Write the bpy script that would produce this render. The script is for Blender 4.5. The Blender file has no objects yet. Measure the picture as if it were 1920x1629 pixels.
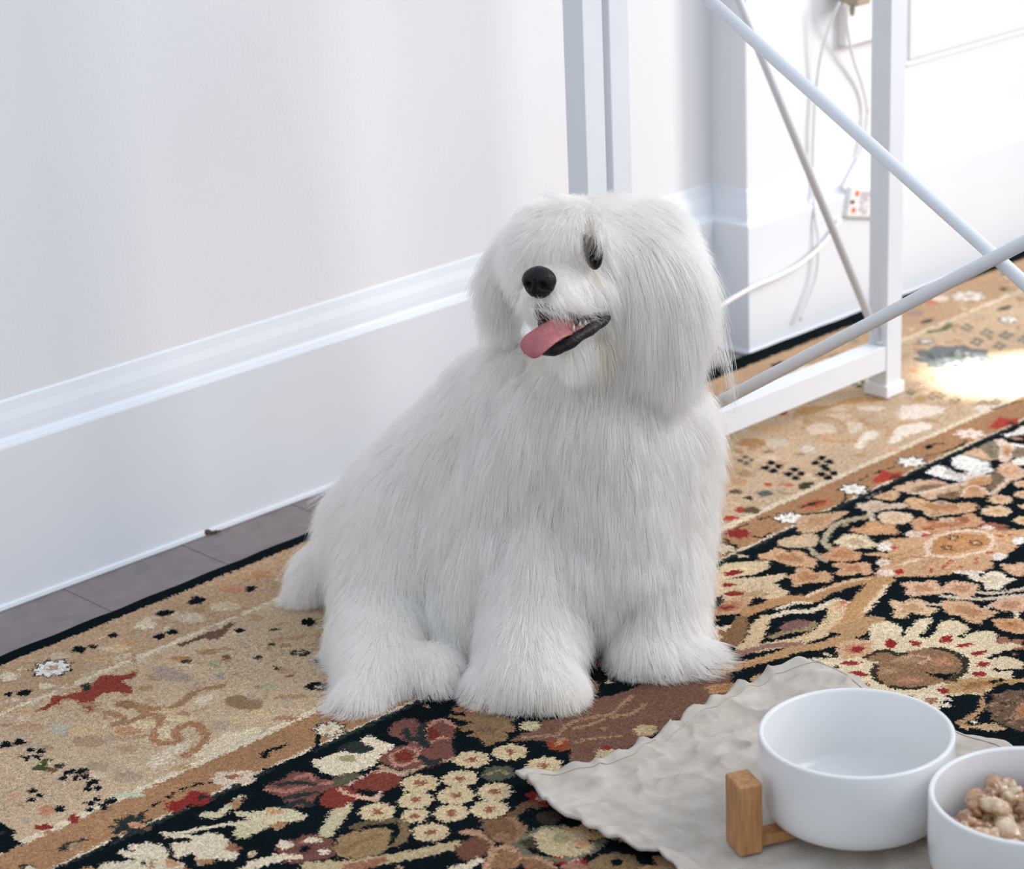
import bpy, bmesh, math, random
import numpy as np
from mathutils import Vector, Matrix, Euler
from mathutils.kdtree import KDTree
from mathutils import noise as mn

random.seed(7)
RNG = np.random.default_rng(11)
S = bpy.context.scene
COL = S.collection
PI = math.pi

# ------------------------------------------------------------------ camera
# world: x runs along the wall, y away from the viewer, z up; the floor is z = 0
FPX, CX, CY, CAMH = 4593.0, 960.0, 814.5, 0.90
CAM_DN = np.array([540.0, 12286.0, FPX]); CAM_DN /= np.linalg.norm(CAM_DN)
CAM_X = np.array([5180.0, -1944.72, FPX]); CAM_X /= np.linalg.norm(CAM_X)
AX_Z = -CAM_DN
AX_X = CAM_X - AX_Z * CAM_X.dot(AX_Z); AX_X /= np.linalg.norm(AX_X)
AX_Y = np.cross(AX_Z, AX_X)
MW = np.stack([AX_X, AX_Y, AX_Z])          # world = MW @ (right, down, forward)
CAM = np.array([0.0, 0.0, CAMH])

cd = bpy.data.cameras.new('camera')
co = bpy.data.objects.new('camera', cd); COL.objects.link(co)
r_, d_, f_ = MW[:, 0], MW[:, 1], MW[:, 2]
co.matrix_world = Matrix(((r_[0], -d_[0], -f_[0], 0), (r_[1], -d_[1], -f_[1], 0),
                          (r_[2], -d_[2], -f_[2], CAMH), (0, 0, 0, 1)))
cd.sensor_fit = 'HORIZONTAL'; cd.sensor_width = 36.0; cd.lens = FPX * 36.0 / 1920.0
cd.clip_start = 0.05; cd.clip_end = 50
cd.dof.use_dof = True; cd.dof.focus_distance = 1.95; cd.dof.aperture_fstop = 8.0
S.camera = co

# ------------------------------------------------------------------ light and exposure
S.view_settings.view_transform = 'Standard'; S.view_settings.look = 'None'
S.view_settings.gamma = 1.0; S.view_settings.use_curve_mapping = False
S.view_settings.exposure = 0.0
S.cycles.max_bounces = 16; S.cycles.diffuse_bounces = 6; S.cycles.transparent_max_bounces = 16
wd = bpy.data.worlds.new('world'); S.world = wd; wd.use_nodes = True
bg = wd.node_tree.nodes['Background']
bg.inputs[0].default_value = (0.80, 0.89, 1.0, 1); bg.inputs[1].default_value = 1.0

def area(name, loc, target, sx, sy, power, color, spread=180):
    l = bpy.data.lights.new(name, 'AREA'); l.shape = 'RECTANGLE'; l.size = sx; l.size_y = sy
    l.energy = power; l.color = color; l.spread = math.radians(spread)
    o = bpy.data.objects.new(name, l); COL.objects.link(o); o.location = loc
    o.rotation_euler = (Vector(target) - Vector(loc)).to_track_quat('-Z', 'Y').to_euler()
    return o
# tall window to the right of the frame: warm daylight raking over the desk and the pier
area('window_light', (3.55, 0.25, 1.15), (2.05, 1.72, 0.35), 0.45, 0.8, 4.4, (1.0, 0.88, 0.80), 62)
# big cool window high behind the desk
area('sky_window_light', (2.9, -0.55, 2.2), (1.75, 1.1, 0.0), 1.5, 1.5, 15.5, (1.0, 0.96, 0.98), 110)
# narrow sunbeam that makes the bright patch on the rug
area('sun_beam', (3.9, 0.2, 1.9), (2.165, 1.420, 0.0), 0.10, 0.19, 1.3, (1.0, 0.96, 0.9), 1.6)

# ------------------------------------------------------------------ helpers
def ray(px, py):
    return MW @ np.array([(px - CX) / FPX, (py - CY) / FPX, 1.0])
def F(px, py, z=0.0):                       # point on the level plane z
    r = ray(px, py); return CAM + r * ((z - CAMH) / r[2])
def W(px, py, y):                           # point on the plane y (parallel to the wall)
    r = ray(px, py); return CAM + r * (y / r[1])
def PX(px, py, x):                          # point on the plane x
    r = ray(px, py); return CAM + r * (x / r[0])
FH = np.array([f_[0], f_[1], 0.0]); FH /= np.linalg.norm(FH)
RH = np.array([FH[1], -FH[0], 0.0]); UP = np.array([0, 0, 1.0])
def DP(px, py, s):                          # point at horizontal distance s in front of the viewer
    r = ray(px, py); return CAM + r * (s / r.dot(FH))

def lin(c):
    c = np.array(c, float) / 255.0
    return np.where(c <= 0.04045, c / 12.92, ((c + 0.055) / 1.055) ** 2.4)

def mat(name, rgb, rough=0.6, noise=0.0, nscale=30.0, bump=0.0, bscale=200.0, coat=0.0, spec=0.5, sub=0.0, detail=3.0):
    m = bpy.data.materials.new(name); m.use_nodes = True
    nt = m.node_tree; b = nt.nodes['Principled BSDF']
    c = tuple(lin(rgb)) + (1,)
    b.inputs['Base Color'].default_value = c
    b.inputs['Roughness'].default_value = rough
    b.inputs['Specular IOR Level'].default_value = spec
    b.inputs['Coat Weight'].default_value = coat
    if sub: b.inputs['Subsurface Weight'].default_value = sub; b.inputs['Subsurface Scale'].default_value = 0.01
    tc = nt.nodes.new('ShaderNodeTexCoord')
    if noise:
        n = nt.nodes.new('ShaderNodeTexNoise'); n.inputs['Scale'].default_value = nscale; n.inputs['Detail'].default_value = detail
        nt.links.new(tc.outputs['Object'], n.inputs['Vector'])
        r = nt.nodes.new('ShaderNodeValToRGB')
        r.color_ramp.elements[0].position = 0.3; r.color_ramp.elements[1].position = 0.7
        r.color_ramp.elements[0].color = tuple(max(0, x * (1 - noise)) for x in c[:3]) + (1,)
        r.color_ramp.elements[1].color = tuple(min(1, x * (1 + noise * 0.6)) for x in c[:3]) + (1,)
        nt.links.new(n.outputs['Fac'], r.inputs[0]); nt.links.new(r.outputs[0], b.inputs['Base Color'])
    if bump:
        n2 = nt.nodes.new('ShaderNodeTexNoise'); n2.inputs['Scale'].default_value = bscale; n2.inputs['Detail'].default_value = 3
        nt.links.new(tc.outputs['Object'], n2.inputs['Vector'])
        bp = nt.nodes.new('ShaderNodeBump'); bp.inputs['Strength'].default_value = bump; bp.inputs['Distance'].default_value = 0.001
        nt.links.new(n2.outputs['Fac'], bp.inputs['Height']); nt.links.new(bp.outputs[0], b.inputs['Normal'])
    return m

def tag(o, label=None, cat=None, group=None, kind=None):
    if label: o['label'] = label
    if cat: o['category'] = cat
    if group: o['group'] = group
    if kind: o['kind'] = kind
    return o
def empty(name, loc):
    o = bpy.data.objects.new(name, None); o.location = loc; o.empty_display_size = 0.02
    COL.objects.link(o); return o
def link_mesh(name, me, m, parent=None, smooth=False):
    o = bpy.data.objects.new(name, me); COL.objects.link(o)
    if m: me.materials.append(m)
    if smooth:
        me.polygons.foreach_set('use_smooth', [True] * len(me.polygons))
    if parent:
        o.parent = parent; o.matrix_parent_inverse = Matrix.Translation(-Vector(parent.location))
    return o
def from_bm(name, bm, m, parent=None, smooth=False):
    bmesh.ops.recalc_face_normals(bm, faces=bm.faces)
    me = bpy.data.meshes.new(name); bm.to_mesh(me); bm.free()
    return link_mesh(name, me, m, parent, smooth)
def box_bm(lo, hi, bev=0.0, seg=2):
    bm = bmesh.new(); bmesh.ops.create_cube(bm, size=1)
    lo = Vector(lo); hi = Vector(hi)
    for v in bm.verts:
        v.co = Vector([(lo[i] + hi[i]) / 2 + v.co[i] * (hi[i] - lo[i]) for i in range(3)])
    if bev: bmesh.ops.bevel(bm, geom=bm.edges[:], offset=bev, segments=seg, profile=0.6, affect='EDGES')
    return bm
def box(name, lo, hi, m, parent=None, bev=0.0):
    return from_bm(name, box_bm(lo, hi, bev), m, parent, False)
def add_cyl(bm, a, b, r, seg=16, r2=None):
    a = Vector(a); b = Vector(b); d = b - a
    mx = Matrix.Translation((a + b) / 2) @ d.to_track_quat('Z', 'Y').to_matrix().to_4x4()
    bmesh.ops.create_cone(bm, cap_ends=True, segments=seg, radius1=r, radius2=r if r2 is None else r2, depth=d.length, matrix=mx)
def add_ball(bm, c, r, sub=3, scale=(1, 1, 1), rot=None):
    mx = Matrix.Translation(Vector(c))
    if rot is not None: mx = mx @ rot
    mx = mx @ Matrix.Diagonal((r * scale[0], r * scale[1], r * scale[2], 1))
    bmesh.ops.create_icosphere(bm, subdivisions=sub, radius=1, matrix=mx)
def catmull(pts, n=8, closed=False):
    P = np.array(pts, float); out = []
    N = len(P); rng = range(N if closed else N - 1)
    for i in rng:
        if closed: p0, p1, p2, p3 = P[(i - 1) % N], P[i], P[(i + 1) % N], P[(i + 2) % N]
        else: p0, p1, p2, p3 = P[max(i - 1, 0)], P[i], P[i + 1], P[min(i + 2, N - 1)]
        for t in np.linspace(0, 1, n, endpoint=False):
            out.append(0.5 * ((2 * p1) + (p2 - p0) * t + (2 * p0 - 5 * p1 + 4 * p2 - p3) * t * t + (3 * p1 - p0 - 3 * p2 + p3) * t ** 3))
    if not closed: out.append(P[-1])
    return np.array(out)
def tube(name, pts, r, m, parent=None, seg=10, n=8, flat=1.0, side=None):
    P = catmull(pts, n) if n > 1 else np.array(pts, float)
    R = np.full(len(P), r) if np.isscalar(r) else np.interp(np.linspace(0, 1, len(P)), np.linspace(0, 1, len(r)), r)
    T = np.gradient(P, axis=0); T /= np.linalg.norm(T, axis=1)[:, None]
    up = np.array([0, 0, 1.0]) if side is None else np.array(side, float)
    verts = []; faces = []
    for i, p in enumerate(P):
        u = np.cross(T[i], up)
        if np.linalg.norm(u) < 1e-3: u = np.cross(T[i], [1, 0.2, 0])
        u /= np.linalg.norm(u); w = np.cross(u, T[i])
        for k in range(seg):
            a = 2 * PI * k / seg
            verts.append(p + R[i] * (math.cos(a) * u + math.sin(a) * w * flat))
    for i in range(len(P) - 1):
        for k in range(seg):
            faces.append((i * seg + k, i * seg + (k + 1) % seg, (i + 1) * seg + (k + 1) % seg, (i + 1) * seg + k))
    faces.append(tuple(range(seg))[::-1]); faces.append(tuple((len(P) - 1) * seg + k for k in range(seg)))
    me = bpy.data.meshes.new(name); me.from_pydata([tuple(v) for v in verts], [], faces)
    return link_mesh(name, me, m, parent, True)
def lathe(name, prof, c, m, parent=None, seg=96):
    verts = []; faces = []; n = len(prof)
    for k in range(seg):
        a = 2 * PI * k / seg
        for r, z in prof: verts.append((c[0] + r * math.cos(a), c[1] + r * math.sin(a), c[2] + z))
    for k in range(seg):
        for i in range(n - 1):
            a, b = k * n + i, ((k + 1) % seg) * n + i
            faces.append((a, b, b + 1, a + 1))
    me = bpy.data.meshes.new(name); me.from_pydata(verts, [], faces)
    bm = bmesh.new(); bm.from_mesh(me); bmesh.ops.remove_doubles(bm, verts=bm.verts, dist=1e-6)
    bmesh.ops.recalc_face_normals(bm, faces=bm.faces); bm.to_mesh(me); bm.free()
    return link_mesh(name, me, m, parent, True)
# ------------------------------------------------------------------ the room
M_WALL = mat('wall_paint', (228, 229, 232), 0.62, 0.02, 3.0, 0.25, 260)
M_BASE = mat('baseboard_paint', (224, 229, 235), 0.45, 0.025, 7.0, 0.15, 120)
M_TILE = mat('floor_tile', (128, 119, 119), 0.55, 0.16, 45.0, 0.4, 500, detail=8)
M_GROUT = mat('grout', (180, 170, 166), 0.8, 0.1, 80)
M_WHITE = mat('white_plastic', (238, 237, 236), 0.4, 0.02, 20)
M_DARK = mat('dark_plastic', (42, 44, 42), 0.5, 0.1, 60)

YL = 1.791            # face of the left baseboard
YR = 1.739            # face of the right baseboard
XC = 2.010            # the pier starts here
fl = box('floor', (-2.5, -1.5, -0.05), (5.0, 3.0, -0.0009), M_GROUT); tag(fl, kind='structure')
PITCH = 0.1342; X0 = 1.2325
tile_me = None
for i in range(-11, 13):
    x = X0 + i * PITCH
    for j in range(3):
        y1 = YL + 0.004 - j * 0.402; 
        if tile_me is None:
            t = box('tile', (0.0006, -0.401, -0.010), (PITCH - 0.0006, 0.0, 0.0), M_TILE, None, 0.0006)
            tile_me = t.data
        else:
            t = bpy.data.objects.new('tile', tile_me); COL.objects.link(t)
        t.parent = fl; t.location = (x, y1, 0.0)

wl = box('wall_left', (-1.2, YL + 0.016, 0.0), (XC + 0.1, YL + 0.16, 2.4), M_WALL); tag(wl, kind='structure')
wr = box('wall_right', (XC, YR + 0.016, 0.0), (4.4, YL + 0.16, 2.4), M_WALL, None, 0.002); tag(wr, kind='structure')

PROFILE = [(0.0, 0.0), (0.0178, 0.0), (0.0190, 0.0016), (0.0184, 0.0045), (0.0160, 0.0056), (0.0160, 0.149), (0.0152, 0.1512),
           (0.0132, 0.1524), (0.0095, 0.1530), (0.0082, 0.1560), (0.0078, 0.162), (0.0062, 0.170), (0.0036, 0.178), (0.0018, 0.186), (0.0, 0.188)]
def skirting(name, path, m):                # path: corner points of the wall face, profile pushed out to the -side
    n = len(path); verts = []; faces = []; k = len(PROFILE)
    for i, p in enumerate(path):
        p = np.array(p)
        nn = []
        for a, b in ((i - 1, i), (i, i + 1)):
            if a >= 0 and b < n:
                t = np.array(path[b]) - np.array(path[a]); t = t / np.linalg.norm(t); nn.append(np.array([t[1], -t[0]]))
        nrm = nn[0] if len(nn) == 1 else (nn[0] + nn[1]) / (1 + nn[0].dot(nn[1]))
        for o, z in PROFILE: verts.append((p[0] + nrm[0] * o, p[1] + nrm[1] * o, z))
    for i in range(n - 1):
        for j in range(k - 1):
            faces.append((i * k + j, (i + 1) * k + j, (i + 1) * k + j + 1, i * k + j + 1))
    faces.append(tuple(range(k))); faces.append(tuple((n - 1) * k + j for j in range(k))[::-1])
    me = bpy.data.meshes.new(name); me.from_pydata(verts, [], faces)
    o = link_mesh(name, me, m); tag(o, kind='structure'); return o
skirting('baseboard_left', [(-1.2, YL + 0.016), (XC, YL + 0.016)], M_BASE)
skirting('baseboard_right', [(XC, YL + 0.02), (XC, YR + 0.016), (4.4, YR + 0.016)], M_BASE)

# shallow access door in the right wall, its bottom left corner in view
yw = YR + 0.016
d0 = W(1697, 120, yw)
dr = box('door_1', (d0[0] + 0.004, yw - 0.004, d0[2] + 0.004), (d0[0] + 0.62, yw + 0.003, d0[2] + 1.4), M_WALL, None, 0.0025)
tag(dr, kind='structure')
fr = box('trim_1', (d0[0] - 0.0035, yw - 0.0022, d0[2] - 0.0035), (d0[0] + 0.0005, yw + 0.002, d0[2] + 1.4), M_BASE, None, 0.001); tag(fr, kind='structure')
fr = box('trim_2', (d0[0] - 0.0035, yw - 0.0022, d0[2] - 0.0035), (d0[0] + 0.63, yw + 0.002, d0[2] + 0.0005), M_BASE, None, 0.001); tag(fr, kind='structure')
hp = W(1690, 38, yw - 0.004)
bm = bmesh.new(); add_cyl(bm, hp + np.array([0, 0, -0.004]), hp + np.array([0, 0, 0.004]), 0.0022, 12)
add_ball(bm, hp + np.array([-0.001, -0.001, 0.0045]), 0.0024, 2)
h = from_bm('door_hinge', bm, M_BASE, dr, True)
# ------------------------------------------------------------------ white metal desk frame
M_METAL = mat('white_metal', (222, 226, 231), 0.38, 0.015, 30, 0.05, 200)
M_CAP = mat('foot_plastic', (232, 236, 240), 0.45)
RUGZ = 0.008
FZ = RUGZ + 0.0007
AX, BX, DY = 1.5335, 1.9725, 1.5300
w = 0.0125
desk = empty('desk_frame', (AX, DY, RUGZ))
tag(desk, 'white metal desk frame with square legs and crossed brace rods', 'desk')
def leg(x, y, foot=True):
    l = box('leg', (x - w, y - w, FZ + 0.010), (x + w, y + w, 0.80), M_METAL, desk, 0.0012)
    f = from_bm('foot_cap', box_bm((x - w - .003, y - w - .003, FZ), (x + w + .003, y + w + .003, FZ + 0.014), 0.002), M_CAP, None)
    f.parent = l
    return l
leg(AX, DY); leg(AX + 2 * w + 0.0085, DY); leg(BX, DY); leg(AX, 0.62)
box('bottom_rail', (AX + w, DY - 0.0115, 0.0395), (BX - w, DY + 0.0115, 0.0665), M_METAL, desk, 0.001)
box('top_rail', (AX + w, DY - 0.0115, 0.775), (BX - w, DY + 0.0115, 0.80), M_METAL, desk, 0.001)
box('top_rail', (AX - 0.0115, 0.62 + w, 0.775), (AX + 0.0115, DY - w, 0.80), M_METAL, desk, 0.001)
XR = AX - w - 0.006
def ext(a, b, y):                            # point of line a-b at depth y
    t = (y - a[1]) / (b[1] - a[1]); return a + (b - a) * t
a, b = PX(1356, 750, XR - .004), PX(1920, 455, XR - .004)
tube('brace_rod', [ext(a, b, DY - 0.005), ext(a, b, 0.63)], 0.0056, M_METAL, desk, 16, 1)
a, b = PX(1330, 0, XR + .006), PX(1920, 530, XR + .006)
tube('brace_rod', [ext(a, b, DY - 0.005), ext(a, b, 0.63)], 0.0056, M_METAL, desk, 16, 1)
a, b = W(1385, 0, DY), W(1648, 640, DY)
d = (a - b) / np.linalg.norm(a - b)
t = (AX + 2 * w + 0.02 - b[0]) / d[0]
tube('brace_rod', [b - d * 0.004, b + d * t], 0.0044, M_METAL, desk, 16, 1)
bm = bmesh.new(); add_ball(bm, b + np.array([0, -0.002, 0]), 0.006, 2, (1, 1, .5)); from_bm('weld_tab', bm, M_METAL, desk, True)

# ------------------------------------------------------------------ socket, plug, cords and power strip on the right wall
M_CORD = mat('white_cord', (232, 232, 232), 0.45)
M_ORANGE = mat('orange_print', (236, 104, 52), 0.5)
M_BLACKP = mat('black_print', (40, 44, 40), 0.5)
M_GREYP = mat('grey_print', (196, 188, 196), 0.6)
M_GREEN = mat('green_clip', (150, 160, 128), 0.5)
M_TAN = mat('tan_plastic', (170, 155, 135), 0.5)
so = empty('wall_socket', tuple(W(1590, 60, yw)))
tag(so, 'white wall socket block high on the white wall behind the desk', 'socket')
p0 = W(1571, 86, yw); p1 = W(1640, 70, yw)
box('housing', (p0[0], yw - 0.012, p0[2]), (p1[0] + .01, yw + 0.001, p0[2] + 0.085), M_WHITE, so, 0.002)
pl = empty('plug', tuple(W(1580, 10, yw - .03)))
tag(pl, 'tan and grey plug in the wall socket at the top of the frame', 'plug')
q = W(1584, 2, yw - 0.012)
box('plug_body', (q[0] - .012, yw - 0.040, q[2] - .002), (q[0] + .012, yw - 0.012, q[2] + .03), M_TAN, pl, 0.003)
q2 = W(1598, 18, yw - 0.03)
tube('indicator', [q2 + np.array([0, 0, .012]), q2, q2 + np.array([0, 0, -0.007])], [0.0025, 0.0034, 0.0018], M_GREEN, pl, 10)
yc = yw - 0.006
tag(tube('cord', [W(1574, 4, yw - .028), W(1557, 45, yw - .02), W(1540, 100, yw - .012), W(1530, 170, yc), W(1526, 240, yc), W(1524, 320, yc), W(1528, 400, yc - .012), W(1534, 450, yc - .016),
               W(1530, 520, yc - .018), W(1500, 600, yc - .018)], 0.0018, M_WALL),
    'thin white cord looping down the wall left of the power strip', 'cord')
tag(tube('cord', [W(1584, 8, yw - .028), W(1590, 60, yw - .02), W(1600, 110, yw - .012), W(1618, 165, yc), W(1626, 215, yc), W(1614, 285, yc), W(1592, 330, yc - .004), W(1582, 356, yc - .012)], 0.0019, M_CORD),
    'white cord running from the plug down to the power strip', 'cord')
tag(tube('cord', [W(1575, 412, yc - .014), W(1545, 455, yc - .016), W(1500, 495, yc - .018), W(1450, 522, yc - .018), W(1425, 532, yc - .022), W(1390, 550, yc - .026), W(1340, 583, yc - .03), W(1290, 640, yc - .03), W(1250, 700, yc - .03)], 0.0026, M_CORD),
    'thick white cable sagging from the power strip behind the dog', 'cable')
tag(tube('cord', [W(1572, 408, yc - .010), W(1530, 468, yc - .008), W(1480, 505, yc - .006), W(1428, 528, yc - .006), W(1400, 600, yc - .006)], 0.0016, M_CORD),
    'thin white cord hanging just above the thick cable', 'cord')
ps = empty('power_strip', tuple(W(1600, 385, yc - .012)))
tag(ps, 'white power strip with orange dots hanging behind the desk leg', 'power strip')
c0 = W(1577, 346, yc); c1 = W(1563, 420, yc); c2 = W(1700, 385, yc); 
ang = math.radians(-13)
def on_strip(u, v, dy):                      # u along, v down the strip's own face (metres)
    return np.array([c0[0] + u * math.cos(ang) + v * math.sin(ang), yc - 0.016 - dy, c0[2] + u * math.sin(ang) - v * math.cos(ang)])
bm = box_bm((0, 0, 0), (0.112, 0.018, 0.036), 0.003)
for v in bm.verts:
    p = on_strip(v.co.x, v.co.z, 0); v.co = Vector((p[0], yc - 0.016 + v.co.y, p[2]))
from_bm('housing', bm, M_WHITE, ps)
def disc(name, u, v, r, m, n=20, shape=None):
    pts = shape or [(math.cos(2 * PI * k / n) * r, math.sin(2 * PI * k / n) * r) for k in range(n)]
    bm = bmesh.new(); vs = [bm.verts.new(on_strip(u + a, v + b, 0.0006)) for a, b in pts]
    f = bm.faces.new(vs); ret = bmesh.ops.extrude_face_region(bm, geom=[f])
    for g in ret['geom']:
        if isinstance(g, bmesh.types.BMVert): g.co.y += 0.0008
    return from_bm(name, bm, m, ps)
disc('orange_dot', 0.0115, 0.0075, 0.0034, M_ORANGE); disc('orange_dot', 0.0095, 0.0272, 0.0034, M_ORANGE)
disc('arrow_mark', 0.0045, 0.0175, 0, M_BLACKP, shape=[(-0.004, 0), (0.001, -0.0022), (0.0036, -0.0022), (0.0040, 0.0022), (0.001, 0.0026)])
rr = random.Random(3)
for k in range(9):
    v0 = 0.0055 + k * 0.0030
    u0 = 0.0185; 
    while u0 < 0.0345:
        L = rr.uniform(0.0012, 0.0042)
        if rr.random() < 0.88: disc('fine_print', u0, v0, 0, M_GREYP, shape=[(0, 0), (L, 0), (L, 0.0021), (0, 0.0021)])
        u0 += L + 0.0006

# ------------------------------------------------------------------ crumb on the floor by the wall
M_CRUMB = mat('crumb', (84, 66, 54), 0.9, 0.3, 300)
cp = F(386, 997, 0.003)
bm = bmesh.new()
for i, (dx, dz, r) in enumerate([(0, .001, .0034), (.004, 0, .002), (.008, -.001, .0018), (.011, -.001, .0012)]):
    add_ball(bm, (cp[0] + dx, cp[1] - 0.002 - i * .0016, 0.0022 + max(dz, 0)), r, 2, (1.3, 1, .8))
cr = from_bm('crumb', bm, M_CRUMB, None, True); tag(cr, 'small brown crumb on the grey floor against the white baseboard', 'crumb')
# ------------------------------------------------------------------ patterned rug
U0, U1, V0, V1, PXM = 0.30, 2.95, 0.20, 1.75, 0.0008
CWd, CHt = int((U1 - U0) / PXM), int((V1 - V0) / PXM)
K = (13, 24, 29); T = (200, 170, 134); T2 = (190, 154, 118); C_ = (220, 202, 170); R_ = (146, 46, 42); U = (160, 104, 76); B = (124, 88, 58)
W_ = (236, 232, 222); O = (202, 152, 108); P = (198, 158, 136); G_ = (150, 150, 146); D = (58, 60, 48); BR = (170, 124, 84); DK = (44, 52, 50); M = (122, 74, 66); OL = (160, 150, 104)
rr = random.Random(5)
uu1 = U0 + (np.arange(CWd) + .5) * PXM; vv1 = V0 + (np.arange(CHt) + .5) * PXM
def band(v):                                 # slightly skewed with the weave
    return v[0] + (v[1] - v[0]) * (uu1 - .9) / 1.5
edge = np.interp(uu1, [0.3, 0.95, 1.29, 2.0, 3.0], [1.688, 1.699, 1.709, 1.733, 1.736])
canvas = np.zeros((CHt, CWd, 3), np.float32)
def fillv(lo, hi, c):
    m = (vv1[:, None] >= lo[None]) & (vv1[:, None] < hi[None]); canvas[m] = c
inner = band((1.3615, 1.373)); thin2 = band((1.3642, 1.3757))
ob = band((1.407, 1.413)); ob2 = band((1.4145, 1.4205)); st = band((1.597, 1.628)); st2 = band((1.603, 1.634))
bk = edge - 0.020 - 0.010 * np.clip((uu1 - 1.3) / .7, 0, 1)
zero = np.zeros(CWd)
fillv(zero, inner - .004, K); fillv(inner - .004, inner, DK); fillv(inner, thin2, C_)
fillv(thin2, ob, BR); fillv(ob, ob2, C_); fillv(ob2, st, T); fillv(st, st2, C_); fillv(st2, bk, T2); fillv(bk, zero + 9, K)

ZM = dict(A=(0, 1000, 2.59), Bz=(480, 1150, 2.743), C=(1320, 680, 2.627), Dz=(1320, 960, 3.2), E=(1340, 440, 3.259), F=(0, 1380, 3.0),
          G=(620, 1300, 2.743), H=(1600, 780, 5.431), I=(1500, 1160, 4.571), N=(0, 0, 1.0))
cur = ['N']
def fp(x, y):
    ox, oy, s = ZM[cur[0]]; p = F(ox + x / s, oy + y / s, RUGZ); return p[0], p[1]
def pip(poly, c, soft=False):
    poly = np.array(poly)
    i0, j0 = int((poly[:, 0].min() - U0) / PXM) - 1, int((poly[:, 1].min() - V0) / PXM) - 1
    i1, j1 = int((poly[:, 0].max() - U0) / PXM) + 2, int((poly[:, 1].max() - V0) / PXM) + 2
    i0, j0 = max(i0, 0), max(j0, 0); i1, j1 = min(i1, CWd), min(j1, CHt)
    if i1 <= i0 or j1 <= j0: return
    x = uu1[i0:i1][None]; y = vv1[j0:j1][:, None]
    ins = np.zeros((j1 - j0, i1 - i0), bool)
    n = len(poly)
    for a in range(n):
        x1, y1 = poly[a]; x2, y2 = poly[(a + 1) % n]
        if y1 == y2: continue
        ins ^= ((y1 > y) != (y2 > y)) & (x < (x2 - x1) * (y - y1) / (y2 - y1) + x1)
    canvas[j0:j1, i0:i1][ins] = c
def poly(pts, c, smooth=True):
    q = [fp(*p) for p in pts]
    if smooth:
        q = catmull(q, 5, True); q = tooth(q)
    pip(q, c)
    if smooth and cur[0] in ('C', 'Dz', 'H') and sum(c) > 330:
        q = np.array(q); ctr = q.mean(0); ext = np.ptp(q, axis=0)
        if min(ext) > .011 and max(ext) < .08:
            c2 = tuple(max(0, min(255, a + b)) for a, b in zip(c, rr.choice([(-26, -34, -34), (14, 10, 6), (-14, -20, -24)])))
            pip(ctr + (q - ctr) * .5, c2)
            for _ in range(4):
                t = rr.uniform(0, 6.28); o = ctr + np.array([math.cos(t) * ext[0], math.sin(t) * ext[1]]) * .27; e = np.array([math.cos(t), math.sin(t)]) * .0032; n_ = np.array([-e[1], e[0]]) * .28
                pip([o - e, o + n_, o + e, o - n_], tuple(max(0, a - 34) for a in c))
def tooth(q):                                 # knotted edges: small teeth all along an outline
    q = np.vstack([q, q[:1]]); d = np.r_[0, np.cumsum(np.linalg.norm(np.diff(q, axis=0), axis=1))]
    if d[-1] < .02: return q[:-1]
    amp = min(.0011, d[-1] * .012); n = max(8, int(d[-1] / .0021) // 2 * 2); t = np.linspace(0, d[-1], n, endpoint=False)
    p = np.stack([np.interp(t, d, q[:, 0]), np.interp(t, d, q[:, 1])], 1); tg = np.roll(p, -1, 0) - np.roll(p, 1, 0); tg /= np.linalg.norm(tg, axis=1)[:, None] + 1e-9
    s = np.where(np.arange(n) % 2, 1, -1) * (.4 + RT.random(n)) * amp
    return p + np.stack([-tg[:, 1], tg[:, 0]], 1) * s[:, None]
RT = np.random.default_rng(21)
def pairs(s):
    v = [float(t) for t in s.replace(',', ' ').split()]; return list(zip(v[::2], v[1::2]))
def pg(s, c): poly(pairs(s), c)
def pgs(s, c): poly(pairs(s), c, False)
def dline(s, wmm, c, dash=0):                # a line drawn through floor points
    q = catmull([fp(*p) for p in pairs(s)], 8); h = wmm * .0005
    for i in range(len(q) - 1):
        if dash and i % (2 * dash) >= dash: continue
        a, b = q[i], q[i + 1]; t = b - a; L = np.linalg.norm(t)
        if L < 1e-7: continue
        t /= L; n = np.array([-t[1], t[0]])
        pip([a + n * h - t * h, b + n * h + t * h, b - n * h + t * h, a - n * h - t * h], c)
def flower_at(u, v, r, c, cc=None, n=8, out=None, rot=0.0, deep=.18, cr=.33):
    a = np.linspace(0, 2 * PI, 72, endpoint=False)
    rad = r * (1 - deep + deep * np.abs(np.cos((a + rot) * n / 2)) * 2 - deep)
    if out is not None: pip(np.stack([u + (rad + .0022) * np.cos(a), v + (rad + .0022) * np.sin(a)], 1), out)
    pip(np.stack([u + rad * np.cos(a), v + rad * np.sin(a)], 1), c)
    if cc is not None:
        r2 = r * cr * (1 + .25 * np.cos(a * 5)); pip(np.stack([u + r2 * np.cos(a), v + r2 * np.sin(a)], 1), cc)
def flw(x, y, rpx, c, cc=None, n=8, out=None, deep=.18, cr=.33, rot=0.3):
    u, v = fp(x, y); u2, v2 = fp(x + rpx, y); flower_at(u, v, math.hypot(u2 - u, v2 - v), c, cc, n, out, rot, deep, cr)
def ell(x, y, rx, ry, c):                     # an ellipse as seen, any orientation horizontal
    poly([(x + rx * math.cos(t), y + ry * math.sin(t)) for t in np.linspace(0, 2 * PI, 14, endpoint=False)], c)
def spot4(x, y, r, c=K):                      # little cluster of four dark petals
    for dx, dy in ((-1, .05), (1, -.05), (.15, .5), (-.1, -.55)): ell(x + dx * r * .62, y + dy * r * .75, r * .40, r * .22, c)

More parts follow.
